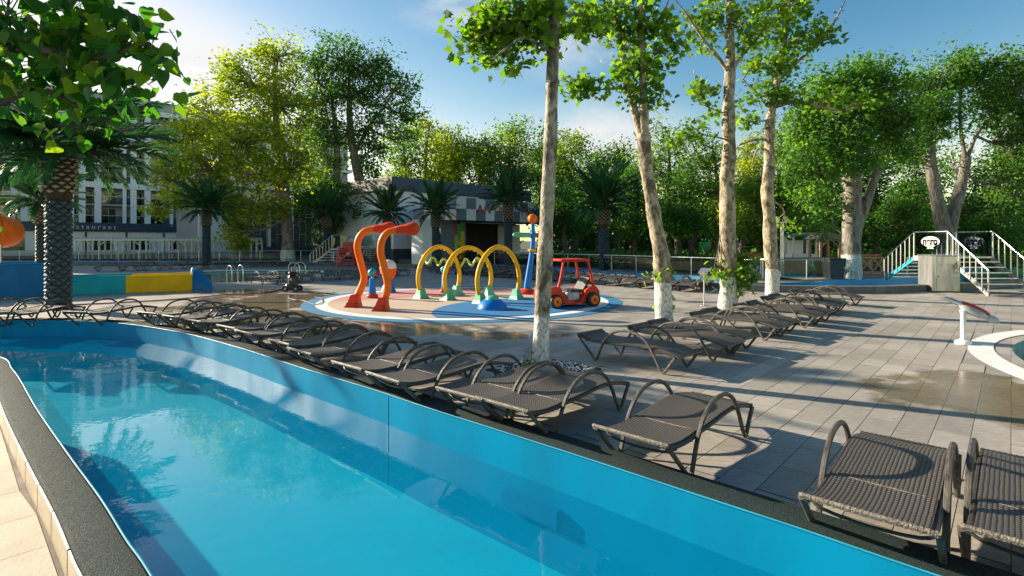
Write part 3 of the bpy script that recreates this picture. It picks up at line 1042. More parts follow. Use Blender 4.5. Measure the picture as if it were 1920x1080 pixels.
# ================================================================== SUN LOUNGERS
def lounger_meshes():
    armp = [(-.385, .372), (-.30, .29), (-.17, .165), (-.07, .07), (-.02, .026), (.02, .024), (.05, .07), (.10, .19), (.16, .31), (.25, .425), (.38, .515), (.52, .556), (.66, .566),
            (.80, .548), (.93, .49), (1.03, .40), (1.11, .285), (1.18, .16), (1.235, .06), (1.27, .024), (1.305, .03), (1.35, .09), (1.42, .19), (1.485, .272)]
    bedp = [(-.40, .402), (-.33, .375), (-.24, .352), (-.12, .338), (.0, .332), (.12, .334), (.235, .343)]
    mainp = [(.255, .345), (.4, .349), (.55, .357), (.7, .369), (.85, .377), (1.0, .378), (1.13, .369), (1.26, .35), (1.40, .320), (1.515, .288)]
    out = {}
    a3 = smooth_line([(x, 0, z) for x, z in armp], 2)
    t = MB()
    t.tube(a3, .021, 8)
    out['armrest'] = t.mesh('armrest', M['wrap'], True)
    rail = [(x, 0, z - .026) for x, z in bedp + mainp]
    t = MB()
    t.tube(smooth_line(rail, 2), .019, 7)
    out['side_rail'] = t.mesh('side_rail', M['wrapdark'], True)

    def bed(prof, w):
        P = smooth_line([(x, 0, z) for x, z in prof], 2)
        t = MB()
        th = .022
        ys = [-w, -w * .5, 0, w * .5, w]
        sag = [0, -.008, -.011, -.008, 0]
        n = len(P)
        vs, fs = [], []
        for p in P:
            for y, sg in zip(ys, sag):
                vs.append((p.x, y, p.z + sg))
        for p in P:
            for y, sg in zip(ys, sag):
                vs.append((p.x, y, p.z + sg - th))
        m = len(ys)
        for i in range(n - 1):
            for j in range(m - 1):
                fs.append((i * m + j, (i + 1) * m + j, (i + 1) * m + j + 1, i * m + j + 1))
                k = n * m
                fs.append((k + i * m + j + 1, k + (i + 1) * m + j + 1, k + (i + 1) * m + j, k + i * m + j))
        k = n * m
        for i in range(n - 1):
            fs.append((i * m, k + i * m, k + (i + 1) * m, (i + 1) * m))
            fs.append(((i + 1) * m + m - 1, k + (i + 1) * m + m - 1, k + i * m + m - 1, i * m + m - 1))
        for j in range(m - 1):
            fs.append((j, j + 1, k + j + 1, k + j))
            e = (n - 1) * m
            fs.append((e + j + 1, e + j, k + e + j, k + e + j + 1))
        t.add(vs, fs)
        return t
    out['bed'] = bed(mainp, .303).mesh('bed', M['weave'], True)
    out['head_panel'] = bed(bedp, .297).mesh('head_panel', M['weave'], True)
    # rope-bound bars at both ends, beaded like the binding in the photograph

    def bar(x, z, w, r):
        t = MB()
        n = 41
        pts = [(x, -w + 2 * w * i / (n - 1), z) for i in range(n)]
        t.tube(pts, [r * (1.15 if i % 2 else .86) for i in range(n)], 6)
        return t
    out['end_bar'] = bar(-.405, .392, .352, .019).mesh('end_bar', M['rope'], True)
    out['foot_bar'] = bar(1.522, .280, .335, .016).mesh('foot_bar', M['wrapdark'], True)
    t = bar(.245, .330, .30, .011)
    out['hinge'] = t.mesh('hinge', M['rope'], True)
    t = MB()
    t.tube(smooth_line([(-.22, -.335, .315), (-.27, -.25, .285), (-.28, 0, .268), (-.27, .25, .285), (-.22, .335, .315)], 3), .012, 6)
    out['brace'] = t.mesh('brace', M['wrapdark'], True)
    t = MB()
    for x in (.08, .62, 1.2):
        t.tube([(x, -.33, .30 + .03 * (x > .3)), (x, .33, .30 + .03 * (x > .3))], .013, 6)
    out['cross_bars'] = t.mesh('cross_bars', M['wrapdark'], True)
    t = MB()
    t.lathe([(.0, -.012), (.034, -.012), (.037, 0), (.034, .012), (.0, .012)], 10, (0, 0, 0), (0, 1, 0))
    out['wheel'] = t.mesh('wheel', M['black'], True)
    return out


LM = lounger_meshes()
LPARTS = [('armrest', (0, .345, 0)), ('armrest', (0, -.345, 0)), ('side_rail', (0, .315, 0)), ('side_rail', (0, -.315, 0)), ('bed', (0, 0, 0)), ('head_panel', (0, 0, 0)),
          ('end_bar', (0, 0, 0)), ('foot_bar', (0, 0, 0)), ('hinge', (0, 0, 0)), ('brace', (0, 0, 0)), ('cross_bars', (0, 0, 0))]


def lounger(pos, axis, label, group, wheels=False, jit=1.0):
    """pos: ground point below the fold of the legs at the head end; axis: direction head to foot"""
    a = math.atan2(axis.y, axis.x) + random.gauss(0, .018) * jit
    o = thing('sun_lounger', label, 'sun lounger', (pos.x, pos.y, 0), a, group)
    for nm, loc in LPARTS:
        obj(nm, LM[nm], o, loc)
    if wheels:
        for y in (-.345, .345):
            obj('wheel', LM['wheel'], o, (1.275, y * .86, .037))
    return o


ORD = ['first', 'second', 'third', 'fourth', 'fifth', 'sixth', 'seventh', 'eighth', 'ninth', 'tenth', 'eleventh', 'twelfth', 'thirteenth', 'fourteenth', 'fifteenth', 'sixteenth',
       'seventeenth', 'eighteenth', 'nineteenth', 'twentieth', 'twenty-first', 'twenty-second']


def edge_normal(p):
    i = min(range(1, len(E) - 1), key=lambda k: (E[k] - p).length)
    j0, j1 = max(0, i - 5), min(len(E) - 1, i + 5)
    t = (E[j1] - E[j0]).normalized()
    return Vector((-t.y, t.x, 0))


# row along the river edge; the pixel is the left tip of the head end, 0.39 m up
tips = [(1800, 985), (1497, 925), (1112, 797), (892, 744), (818, 725.5), (685.6, 697.5), (622, 677), (539, 651.6), (504, 635.6), (440, 618), (407, 608.7), (345, 597.5), (304, 590.8), (256, 584.5), (115, 583.7), (-28, 585.5), (-70, 583)]
for k, (px, py) in enumerate(tips):
    d = (CAMZ - .395) * F / (py - HY)
    tip = Vector(((px - 960) / F * d, d, 0))
    ax = edge_normal(tip)
    if k < 4:
        ax = (ax * .4 + U * .6).normalized()
    r = Vector((ax.y, -ax.x, 0))
    p = tip + ax * .405 + r * .352
    lab = {0: 'dark wicker sun lounger cut off by the right edge, by the river coping',
           1: 'nearest whole dark wicker sun lounger at lower right by the river coping',
           2: 'dark wicker sun lounger standing alone in the middle of the river edge'}.get(k, 'dark wicker sun lounger by the river coping, %s of that row from the right' % ORD[k])
    if k == 15:
        lab = 'dark wicker sun lounger by the palm at the left edge of the picture'
    lounger(p, ax, lab, 'sun loungers along the river coping', jit=.6)

# row in the middle of the deck; the pixel point is the far right corner of the foot end
AX = (V * .98 + Vector((-.02, -.1, 0))).normalized()
for k, (x, y) in enumerate([(2.93, 8.29), (3.98, 9.14), (4.5, 9.72), (5.75, 10.97), (6.25, 11.55), (7.35, 12.5), (7.97, 13.15), (8.95, 14.4), (9.5, 15.05), (10.9, 16.5)]):
    r = Vector((AX.y, -AX.x, 0))
    p = Vector((x, y, 0)) - AX * 1.515 + r * .345
    lab = 'dark wicker sun lounger on the open deck, nearest of the slanting middle row' if k == 0 else 'dark wicker sun lounger in the slanting middle row, %s counting from the nearest' % ORD[k]
    lounger(p, AX, lab, 'sun loungers in the slanting middle row', jit=.7)

# by the near side of the main pool
a, b = Vector((-11.25, 24.6, 0)), Vector((-6.3, 31.0, 0))
for k in range(9):
    p = a + (b - a) * (k / 8) + Vector((random.uniform(-.1, .1), random.uniform(-.1, .1), 0))
    lounger(p - V * 1.2, V, 'dark wicker sun lounger beside the main pool, %s counting from the pressure washer end' % ORD[k], 'sun loungers beside the main pool')

# two rows behind the splash pad
a, b = Vector((6.75, 20.8, 0)), Vector((-5.7, 34.3, 0))
n = 20
dv = (b - a)
L = dv.length
for k in range(n):
    s = (k // 2) * 1.86 + (k % 2) * .78
    p = a + dv.normalized() * s
    near = p + U * 1.52
    lounger(near, -U, 'grey wicker sun lounger behind the splash pad, front row, %s counting from the right' % ORD[k], 'front row of loungers behind the splash pad', wheels=True)
for k in range(10):
    s = 12.5 + (k // 2) * 1.9 + (k % 2) * .78
    p = a + dv.normalized() * s + U * 2.3
    lounger(p + U * 1.5, -U, 'grey wicker sun lounger behind the splash pad, back row, %s counting from the right' % ORD[k], 'back row of loungers behind the splash pad', wheels=True)
# far side of the main pool
for k, (px, py) in enumerate([(176, 509), (222, 508.5), (252, 508), (314, 505), (338, 504.5), (380, 502.6), (405, 502), (443, 501), (468, 500.6), (492, 500.2), (519, 500)]):
    p = GR(px, py)
    lounger(p + U * 1.5, -U, 'dark sun lounger beyond the main pool, %s counting from the left' % ORD[k], 'loungers beyond the main pool', wheels=True)

# ================================================================== SPLASH PAD TOYS
def cobra(pts, d, label):
    base = GR(*pts[0])
    base = Vector((base.x, base.y, .02))
    d = base.y
    o = thing('snake_shower', label, 'water toy', base, 0, 'orange snake showers')
    P = [PX(x, y, d) for x, y in pts[1:]]
    P = [Vector((base.x + .02, d, .12))] + P
    t = MB()
    L = smooth_line(P, 6)
    t.tube(L, [.112 - .012 * (i / len(L)) for i in range(len(L))], 14)
    t.build('neck', M['orange'], o, True)
    # nozzle head widening to a bulb
    e, q = L[-1], L[-3]
    ax = (e - q).normalized()
    ax = Vector((ax.x, ax.y, ax.z * .3 - .02)).normalized()
    t = MB()
    t.lathe([(.10, -.03), (.115, 0), (.125, .12), (.155, .28), (.185, .40), (.19, .50), (.165, .58), (.10, .63), (.02, .645)], 16, e, ax)
    h = t.build('head', M['redor'], o, True)
    t = MB()
    for k in range(5):
        a = k * 2 * math.pi / 5
        s1 = ax.orthogonal().normalized()
        s2 = ax.cross(s1)
        t.ball(e + ax * .60 + (s1 * math.cos(a) + s2 * math.sin(a)) * .10, .018, 8)
    t.build('spray_holes', M['dark'], h, True)
    # foot: sloping shoe with bolts
    t = MB()
    t.add([(base.x - .26, d - .20, .02), (base.x + .20, d - .20, .02), (base.x + .20, d + .20, .02), (base.x - .26, d + .20, .02),
           (base.x - .17, d - .18, .12), (base.x + .17, d - .18, .16), (base.x + .17, d + .18, .16), (base.x - .17, d + .18, .12),
           (base.x - .07, d - .13, .38), (base.x + .16, d - .13, .44), (base.x + .16, d + .13, .44), (base.x - .07, d + .13, .38)],
          [(0, 1, 5, 4), (1, 2, 6, 5), (2, 3, 7, 6), (3, 0, 4, 7), (4, 5, 9, 8), (5, 6, 10, 9), (6, 7, 11, 10), (7, 4, 8, 11), (8, 9, 10, 11)])
    f = t.build('foot', M['redor'], o, False)
    for sx, sy in ((-.16, -.17), (-.16, .17), (.1, -.19)):
        t = MB()
        t.lathe([(.03, 0), (.03, .03), (.015, .045)], 8, (base.x + sx, d + sy, .11))
        t.build('bolt', M['dark'], f, True)
    return o


cobra([(664, 576), (665, 566), (677, 540), (683, 520), (677, 494), (670, 466), (673, 447), (684, 434), (702, 429)], 16, 'orange snake shaped shower with red head, left one behind')
cobra([(716, 583), (717, 572), (727, 538), (721, 504), (714, 475), (716, 452), (726, 437), (744, 431)], 15, 'orange snake shaped shower with red head, right one in front')

# yellow hoops
for k, (fl, fr, tp) in enumerate([((788, 560), (858, 553.5), 459), ((838, 563), (917, 555.5), 460.6), ((899, 570), (970, 561.5), 459)]):
    A, B = GR(*fl), GR(*fr)
    c = (A + B) / 2
    o = thing('water_hoop', ['yellow water hoop with green feet, leftmost of three', 'yellow water hoop with green feet, middle of three', 'yellow water hoop with green feet, rightmost of three'][k], 'water toy', (c.x, c.y, .02), 0, 'yellow water hoops')
    ax = (B - A).normalized()
    hw = (B - A).length / 2
    H = CAMZ - (tp - HY) / F * c.y
    pts = []
    ring = [(-hw * .96, .16), (-hw * 1.08, .5), (-hw * 1.10, .85), (-hw * .98, 1.22), (-hw * .72, 1.56), (-hw * .38, 1.78), (0, 1.86), (hw * .38, 1.78), (hw * .72, 1.56), (hw * .98, 1.22), (hw * 1.10, .85), (hw * 1.08, .5), (hw * .96, .16)]
    for x, z in ring:
        pts.append(c + ax * x + Vector((0, 0, z * (H - .07) / 1.86)))
    Lp = smooth_line(pts, 5)
    t = MB()
    t.tube(Lp, .076, 12)
    r = t.build('hoop', M['yellow'], o, True)
    t = MB()
    for i in range(16, len(Lp) - 16, 3):
        inward = (c + Vector((0, 0, 1.0)) - Lp[i]).normalized()
        t.lathe([(.018, -.02), (.018, .03), (.008, .035)], 6, Lp[i] + inward * .066, inward)
    t.build('spray_nozzles', M['yellow'], r, True)
    for sgn, mt in ((-1, 'green'), (1, 'seagreen')):
        f = c + ax * (sgn * hw * .96)
        out = ax * sgn
        t = MB()
        sd_ = Vector((-ax.y, ax.x, 0))
        low = [f + ax * .24 + sd_ * -.2, f + ax * .24 + sd_ * .2, f - ax * .20 + sd_ * .2, f - ax * .20 + sd_ * -.2]
        mid = [f + ax * .14 + sd_ * -.15, f + ax * .14 + sd_ * .15, f - ax * .15 + sd_ * .15, f - ax * .15 + sd_ * -.15]
        top = [f + ax * .09 + sd_ * -.09, f + ax * .09 + sd_ * .09, f - ax * .10 + sd_ * .09, f - ax * .10 + sd_ * -.09]
        vs = [(p.x, p.y, .02) for p in low] + [(p.x, p.y, .13) for p in mid] + [(p.x, p.y, .36) for p in top]
        fs = []
        for q in range(2):
            for i in range(4):
                j = (i + 1) % 4
                fs.append((q * 4 + i, q * 4 + j, q * 4 + 4 + j, q * 4 + 4 + i))
        fs.append((8, 9, 10, 11))
        t.add(vs, fs)
        ft = t.build('foot', M[mt], o)
        t = MB()
        for s1 in (-.1, .1):
            pq = f + ax * .19 + sd_ * s1
            t.ball((pq.x, pq.y, .09), .028, 8)
        t.build('bolts', M['dark'], ft, True)

# wavy spray tube strung behind the hoops
a, b = PX(792, 486, 20.2), PX(899, 490, 19.4)
o = thing('spiral_tube', 'wavy lime green spray tube strung between the yellow hoops', 'water toy', ((a.x + b.x) / 2, (a.y + b.y) / 2, (a.z + b.z) / 2))
pts = []
for i in range(90):
    f = i / 89
    ph = f * 2 * math.pi * 5.2
    pts.append(a + (b - a) * f + Vector((0, .11 * math.sin(ph), .13 * math.cos(ph) - .10 * math.sin(math.pi * f))))
t = MB()
t.tube(pts, .042, 8)
t.build('tube', M['lime'], o, True)
t = MB()
t.tube([a + (b - a) * f + Vector((0, 0, -.10 * math.sin(math.pi * f))) for f in (0, .25, .5, .75, 1)], .012, 6)
t.build('core_cable', M['teal'], o, True)


def cannon(px, py, label, s=1.0, face=1):
    g = GR(px, py)
    o = thing('water_cannon', label, 'water toy', (g.x, g.y, .02), 0, 'small blue water cannons')
    B = Vector((g.x, g.y, 0))
    t = MB()
    t.lathe([(.20, .02), (.21, .06), (.19, .12), (.13, .16)], 16, B)
    t.build('base', M['redor'], o, True)
    t = MB()
    t.lathe([(.125, .14), (.13, .2), (.10, .66), (.095, .70)], 14, B)
    t.build('post', M['blue'], o, True)
    t = MB()
    t.lathe([(.04, .69), (.04, .76)], 10, B)
    t.build('swivel', M['white'], o, True)
    c = B + Vector((0, 0, .89))
    t = MB()
    t.ball(c, .155, 18)
    hd = t.build('head', M['teal'], o, True)
    ax = Vector((face * .9, -.25, -.28)).normalized()
    t = MB()
    t.lathe([(.05, .12), (.075, .22), (.085, .27)], 12, c, ax)
    t.build('barrel', M['redor'], hd, True)
    t = MB()
    t.ball(c + ax * .35, .085, 14)
    t.build('tip', M['blue'], hd, True)


cannon(698, 559, 'small blue water cannon with teal head beside the orange snake showers')
cannon(833.5, 549, 'small blue water cannon with teal head seen through the yellow hoops')

# tipping bowl
g = GR(728, 549)
o = thing('water_bowl', 'orange bowl with white dome on a blue stand behind the orange snake showers', 'water toy', (g.x, g.y, .02))
t = MB()
t.lathe([(.30, .02), (.29, .08), (.17, .34), (.10, .46), (.09, .60)], 18, g)
t.build('stand', M['blue'], o, True)
t = MB()
t.lathe([(.05, .50), (.16, .54), (.27, .66), (.315, .82), (.32, .94)], 22, g)
t.build('bowl', M['orange'], o, True)
t = MB()
t.lathe([(.318, .945), (.315, 1.0), (.27, 1.16), (.17, 1.25), (.02, 1.28)], 22, g)
t.build('dome', M['padwhite'], o, True)

# low dome sprayer
g = GR(923, 580)
o = thing('dome_sprayer', 'low blue dome with a green cap on the blue splash floor', 'water toy', (g.x, g.y, .02))
t = MB()
t.lathe([(.44, .022), (.435, .06), (.40, .14), (.33, .22), (.25, .28), (.2, .30)], 28, g)
t.build('dome', M['blue'], o, True)
t = MB()
t.lathe([(.205, .295), (.19, .34), (.12, .395), (.02, .41)], 20, g)
t.build('cap', M['seagreen'], o, True)

# tall post with orange ball
g = GR(988, 551)
d = g.y
o = thing('spray_post', 'tall curved blue spray post with orange ball on top', 'water toy', (g.x, g.y, .02))
P = smooth_line([PX(988.6, 549, d), PX(989.6, 530, d), PX(993, 506, d), PX(996.5, 480, d), PX(999.5, 450, d), PX(999, 417, d)], 6)
t = MB()
n = len(P)
t.tube(P, [.145 - .075 * (i / (n - 1)) ** 1.0 for i in range(n)], 16)
t.build('post', M['blue'], o, True)
t = MB()
t.ball(PX(998.5, 410, d), .185, 22)
t.build('ball', M['orange'], o, True)
t = MB()
t.lathe([(.12, -.05), (.155, -.03), (.155, .03), (.12, .05)], 16, PX(997.5, 469.5, d))
t.build('collar', M['yellow'], o, True)
hub = PX(1000, 441, d)
t = MB()
t.ball(hub, .13, 16)
t.build('hub', M['blue'], o, True)
for sx, mt, nm in ((-1, 'seagreen', 'left_arm'), (1, 'redor', 'right_arm')):
    t = MB()
    t.lathe([(.02, 0.06), (.075, .10), (.095, .22), (.10, .45), (.09, .66), (.06, .76), (.01, .79)], 14, hub, (sx, -.1, .02))
    ob = t.build('arm', M[mt], o, True)
t = MB()
t.lathe([(.40, .022), (.41, .07), (.37, .13), (.20, .19), (.15, .21)], 20, g)
fb = t.build('foot', M['redor'], o, True)
for k in range(4):
    a = k * math.pi / 2 + .5
    t = MB()
    t.lathe([(.035, 0), (.035, .05), (.02, .065)], 8, g + Vector((.31 * math.cos(a), .31 * math.sin(a), .10)))
    t.build('bolt', M['dark'], fb, True)

# red toy car ---------------------------------------------------------------
CB = Vector((1.66, 16.35, .02))
car = thing('toy_car', 'red toy car with roof standing on the blue splash floor', 'toy car', CB, R(24))


def cpart(nm, mt, fn, smooth=True, parent=None):
    t = MB()
    fn(t)
    return t.build(nm, M[mt], parent or car, smooth, world=False)


# local: x forward is to the left front of the picture (-x), wheels at z 0.19
hwid = .44
for sy in (-1, 1):
    def side(t, sy=sy):
        y0, y1 = sy * hwid, sy * (hwid - .10)
        prof = [(-.86, .14), (-.90, .30), (-.86, .56), (-.66, .64), (-.42, .60), (-.34, .40), (-.20, .24), (.10, .16), (.24, .16), (.34, .30), (.44, .50), (.62, .60), (.80, .60), (.92, .46), (.92, .30), (.70, .26), (.40, .14), (.26, .09), (-.20, .09), (-.30, .14)]
        n = len(prof)
        t.add([(x, y0, z) for x, z in prof] + [(x, y1, z) for x, z in prof], [tuple(range(n)) if sy < 0 else tuple(range(n - 1, -1, -1)), tuple(range(2 * n - 1, n - 1, -1)) if sy < 0 else tuple(range(n, 2 * n))] + [((i + 1) % n, i, n + i, n + (i + 1) % n) if sy < 0 else (i, (i + 1) % n, n + (i + 1) % n, n + i) for i in range(n)])
    cpart('side_panel', 'carred', side)
cpart('nose', 'carred', lambda t: t.bbox((-.70, 0, .36), (.36, .70, .44), .07))
cpart('tail', 'carred', lambda t: t.bbox((.74, 0, .42), (.30, .70, .30), .07))
cpart('floor_pan', 'dark', lambda t: t.box((0, 0, .11), (1.1, .66, .05)), False)
cpart('engine_panel', 'seatgrey', lambda t: t.bbox((.10, 0, .30), (.44, .60, .26), .04))


def seat(t):
    t.bbox((.22, 0, .46), (.46, .56, .09), .03)
    t.add([(.40, -.27, .46), (.40, .27, .46), (.66, .27, .86), (.66, -.27, .86), (.48, -.27, .44), (.48, .27, .44), (.72, .27, .84), (.72, -.27, .84)],
          [(0, 1, 2, 3), (7, 6, 5, 4), (0, 3, 7, 4), (1, 5, 6, 2), (3, 2, 6, 7), (0, 4, 5, 1)])


cpart('seat', 'dark', seat, False)
for sy in (-1, 1):
    cpart('pillar', 'carred', lambda t: t.tube([(-.50, sy * .40, .55), (-.40, sy * .38, .9), (-.30, sy * .36, 1.38)], [.055, .042, .036], 8))
    cpart('pillar', 'carred', lambda t: t.tube([(.74, sy * .40, .55), (.66, sy * .38, .9), (.55, sy * .36, 1.38)], [.055, .042, .036], 8))
rf = cpart('roof', 'carred', lambda t: t.bbox((.10, 0, 1.40), (.98, .84, .075), .03))
cpart('steering_column', 'dark', lambda t: (t.tube([(-.40, 0, .5), (-.16, 0, .74)], .025, 8), t.tube([(-.16 + .12 * math.sin(a * .5236) * .6, .15 * math.cos(a * .5236), .74 + .12 * math.sin(a * .5236) * .8) for a in range(12)], .018, 6, closed=True)))
for sx in (-.62, .66):
    for sy in (-1, 1):
        rr_ = .215 if sx > 0 else .205
        w = cpart('wheel', 'black', lambda t: t.lathe([(.10, -.09), (rr_ * .86, -.09), (rr_, -.065), (rr_ * 1.01, 0), (rr_, .065), (rr_ * .86, .09), (.10, .09)], 24, (sx, sy * (hwid + .06), rr_), (0, 1, 0)))
        rim = MB()
        yy = sy * (hwid + .155)
        rim.lathe([(.0, -.012), (.138, -.012), (.138, .0), (.12, .008), (.03, .002)], 20, (sx, yy, rr_), (0, sy, 0))
        r2 = rim.build('rim', M['orange'], w, True, world=False)
        hb = MB()
        hb.lathe([(.04, 0), (.04, .02), (.03, .026)], 12, (sx, yy, rr_), (0, sy, 0))
        hb.build('hub', M['dark'], w, True, world=False)
for sy in (-1, 1):
    cpart('headlight', 'padwhite', lambda t: t.lathe([(.06, 0), (.06, .02), (.03, .03)], 12, (-.885, sy * .25, .42), (-1, 0, 0)))

# board shaped water gun on a white post ---------------------------------------
g = GR(1806, 645)
o = thing('water_gun', 'red and white board shaped water gun on a white post by the round pool', 'water gun', g)
t = MB()
t.lathe([(.135, 0), (.14, .03), (.12, .065), (.06, .085), (.045, .11), (.044, .60), (.055, .62), (.055, .66), (.03, .67)], 20, g)
t.build('post', M['white'], o, True)
c = PX(1820, 579, g.y)
tip, tail = PX(1786, 563, g.y + .1), PX(1862, 596, g.y - .14)
ax = (tail - tip).normalized()
sd_ = Vector((0, 0, 1)).cross(ax).normalized()
up = ax.cross(sd_)


def hull(t, x0, x1, w, h, zoff, n=14, mm=14, pw=.55, sh=(0, 0, 0)):
    vs, fs = [], []
    for i in range(n + 1):
        f = i / n
        x = x0 + (x1 - x0) * f
        k = max(.02, (1 - abs(2 * f - 1) ** 2.6)) ** pw
        for j in range(mm):
            a = 2 * math.pi * j / mm
            p = c + ax * x + sd_ * (w * k * math.cos(a)) + up * (zoff + h * k * math.sin(a)) + Vector(sh)
            vs.append(p)
    for i in range(n):
        for j in range(mm):
            j2 = (j + 1) % mm
            fs.append((i * mm + j, i * mm + j2, (i + 1) * mm + j2, (i + 1) * mm + j))
    fs.append(tuple(range(mm - 1, -1, -1)))
    fs.append(tuple(n * mm + j for j in range(mm)))
    t.add(vs, fs)


t = MB()
hull(t, -.20, .36, .105, .062, .02, sh=(.02, .05, .02))
t.build('shell', M['redor'], o, True)
t = MB()
hull(t, -.20, .30, .10, .075, -.02, sh=(-.02, -.04, -.015))
t.build('body', M['seatgrey'], o, True)
t = MB()
hull(t, .26, .50, .085, .07, -.02)
t.build('grip_end', M['seatgrey'], o, True)
t = MB()
e = c - ax * .16
t.lathe([(.045, 0), (.05, .10), (.042, .20), (.03, .26), (.028, .29)], 14, e, -ax)
t.build('nozzle', M['steel'], o, True)

# information stand ---------------------------------------------------------------
g = GR(1320, 573)
o = thing('sign_stand', 'slim metal stand with a tilted panel between the pale plane trunks', 'sign stand', g)
t = MB()
t.lathe([(.12, 0), (.12, .02), (.03, .03)], 16, g)
t.tube([g + Vector((0, 0, .02)), g + Vector((0, 0, 1.02))], .022, 10)
t.build('post', M['steelflat'], o, True)
t = MB()
Mx = Matrix.Rotation(R(38), 3, 'Z') @ Matrix.Rotation(R(-38), 3, 'Y')
t.box(g + Vector((.0, 0, 1.08)), (.24, .30, .02), mat=Mx)
t.build('panel', M['steelflat'], o)
t = MB()
t.box(g + Vector((-.06, -.04, 1.0)), (.03, .2, .16), mat=Mx)
t.build('bracket', M['steelflat'], o)

# pressure washer and hoses ---------------------------------------------------------
g = GR(548, 547)
o = thing('pressure_washer', 'black wheeled pressure washer on the wet deck by the loungers', 'pressure washer', g)
t = MB()
t.bbox((g.x + .02, g.y, .42), (.34, .34, .50), .09)
t.bbox((g.x - .02, g.y, .20), (.44, .38, .26), .08)
t.build('body', M['dark'], o, False)
t = MB()
t.bbox((g.x + .02, g.y, .72), (.30, .28, .16), .06)
t.build('hood', M['black'], o)
t = MB()
for sx in (-.11, .11):
    t.tube([(g.x + sx, g.y + .18, .3), (g.x + sx, g.y + .2, .95)], .018, 8)
t.tube([(g.x - .11, g.y + .2, .95), (g.x + .11, g.y + .2, .95)], .02, 8)
t.build('handle', M['steelflat'], o, True)
for sx, sy in ((.22, -.17), (.22, .17), (-.2, -.15)):
    t = MB()
    t.lathe([(.03, -.05), (.12, -.05), (.13, 0), (.12, .05), (.03, .05)], 16, (g.x + sx, g.y + sy, .13), (0, 1, 0))
    w = t.build('wheel', M['black'], o, True)
    t = MB()
    t.lathe([(.05, 0), (.05, .012), (.02, .015)], 12, (g.x + sx, g.y + sy - .052, .13), (0, -1, 0))
    t.build('hub', M['seatgrey'], w, True)
t = MB()
t.box((g.x, g.y - .176, .50), (.12, .01, .10))
t.build('label_plate', M['seatgrey'], o)
t = MB()
pts = [(-60, 583), (40, 577), (130, 572), (250, 566), (330, 561), (420, 553), (460, 551.5), (500, 548.5), (520, 544), (540, 541)]
t.tube(smooth_line([GR(x, y, .02) for x, y in pts], 8), .02, 7)
h = t.build('garden_hose', M['hose'], None, True)
tag(h, 'long red hose lying across the deck to the pressure washer', 'hose')
t = MB()
pts = [(543, 552), (541, 558), (552, 562), (570, 564), (590, 571), (604, 566), (602, 559), (590, 557)]
t.tube(smooth_line([GR(x, y, .03) for x, y in pts], 8), .012, 6)
h = t.build('spray_hose', M['dark'], None, True)
tag(h, 'thin dark hose curling from the pressure washer onto the splash pad', 'hose')
t = MB()
pts = [(400, 565), (470, 567), (540, 566.5), (560, 565)]
t.tube(smooth_line([GR(x, y, .02) for x, y in pts], 8), .010, 6)
h = t.build('power_cable', M['dark'], None, True)
tag(h, 'thin black cable lying on the wet deck left of the splash pad', 'cable')

# slide run-out -----------------------------------------------------------------
A, B = GR(-60, 561), GR(396, 543.5)
ax = (B - A)
ax.z = 0
L = ax.length
ax.normalize()
nrm = Vector((-ax.y, ax.x, 0))
o = thing('slide_lane', 'low water slide lane with blue, teal and yellow side panels', 'water slide', A)


def s_at(px):
    k = (px - 960) / F
    return (k * A.y - A.x) / (ax.x - k * ax.y)


s1, s2, s3, s4 = s_at(86), s_at(235), s_at(360), s_at(397)
for (a0, a1, hgt, mt) in ((-6, s1, 1.19, 'slideblue'), (s1 + .012, s2, .68, 'slideteal'), (s2 + .012, s3, .66, 'slideyellow')):
    t = MB()
    prof = [(0, 0.0), (0, hgt - .06), (.03, hgt), (.12, hgt), (.16, hgt - .05), (.18, .25), (.6, .14), (1.0, .14), (1.42, .25), (1.44, hgt - .05), (1.48, hgt), (1.57, hgt), (1.6, hgt - .06), (1.6, 0)]
    line = [A + ax * a0, A + ax * a1]
    strip(t, line, prof)
    nP = len(prof)
    t.f.append(tuple(range(nP)))
    t.m.append(0)
    t.f.append(tuple(range(2 * nP - 1, nP - 1, -1)))
    t.m.append(0)
    pn = t.build('lane_panel', M[mt], o)
    if hgt > 1:
        t = MB()
        t.beam(A + ax * (a0 + .02) - nrm * .012 + Vector((0, 0, .62)), A + ax * (a1 - .02) - nrm * .012 + Vector((0, 0, .62)), .02, .035)
        t.build('rib', M['slideblue'], pn)
t = MB()
t.beam(A + ax * (s1 - .02) - nrm * .01 + Vector((0, 0, 0.0)), A + ax * (s1 - .02) - nrm * .01 + Vector((0, 0, 1.2)), .09, .05)
t.build('joint_flange', M['slideteal'], o)
# moulded end
t = MB()
vs, fs = [], []
NA, NB = 14, 12
for i in range(NB + 1):
    f = i / NB
    s = s3 + .01 + (s4 - s3) * f
    hh = .86 * math.cos(f * 1.15) ** 1.1 if f < 1 else .30
    hh = .88 * (1 - .75 * f ** 2.2)
    for j in range(NA + 1):
        a = math.pi * j / NA
        w = .82 * (1 - .12 * f)
        p = A + ax * s + nrm * (.8 - w * math.cos(a)) + Vector((0, 0, hh * math.sin(a) ** .75))
        vs.append(p)
for i in range(NB):
    for j in range(NA):
        fs.append((i * (NA + 1) + j, i * (NA + 1) + j + 1, (i + 1) * (NA + 1) + j + 1, (i + 1) * (NA + 1) + j))
fs.append(tuple(NB * (NA + 1) + j for j in range(NA + 1)))
t.add(vs, fs)
t.build('end_mound', M['slideblue'], o, True)
pc = A + ax * (s3 - .015) + nrm * .8 + Vector((0, 0, .62))
t = MB()
t.tube([pc + nrm * (.62 * math.cos(a)) + Vector((0, 0, .24 * math.sin(a))) for a in [math.pi * k / 12 for k in range(13)]], .04, 8)
t.build('mouth_rim', M['padwhite'], o, True)
t = MB()
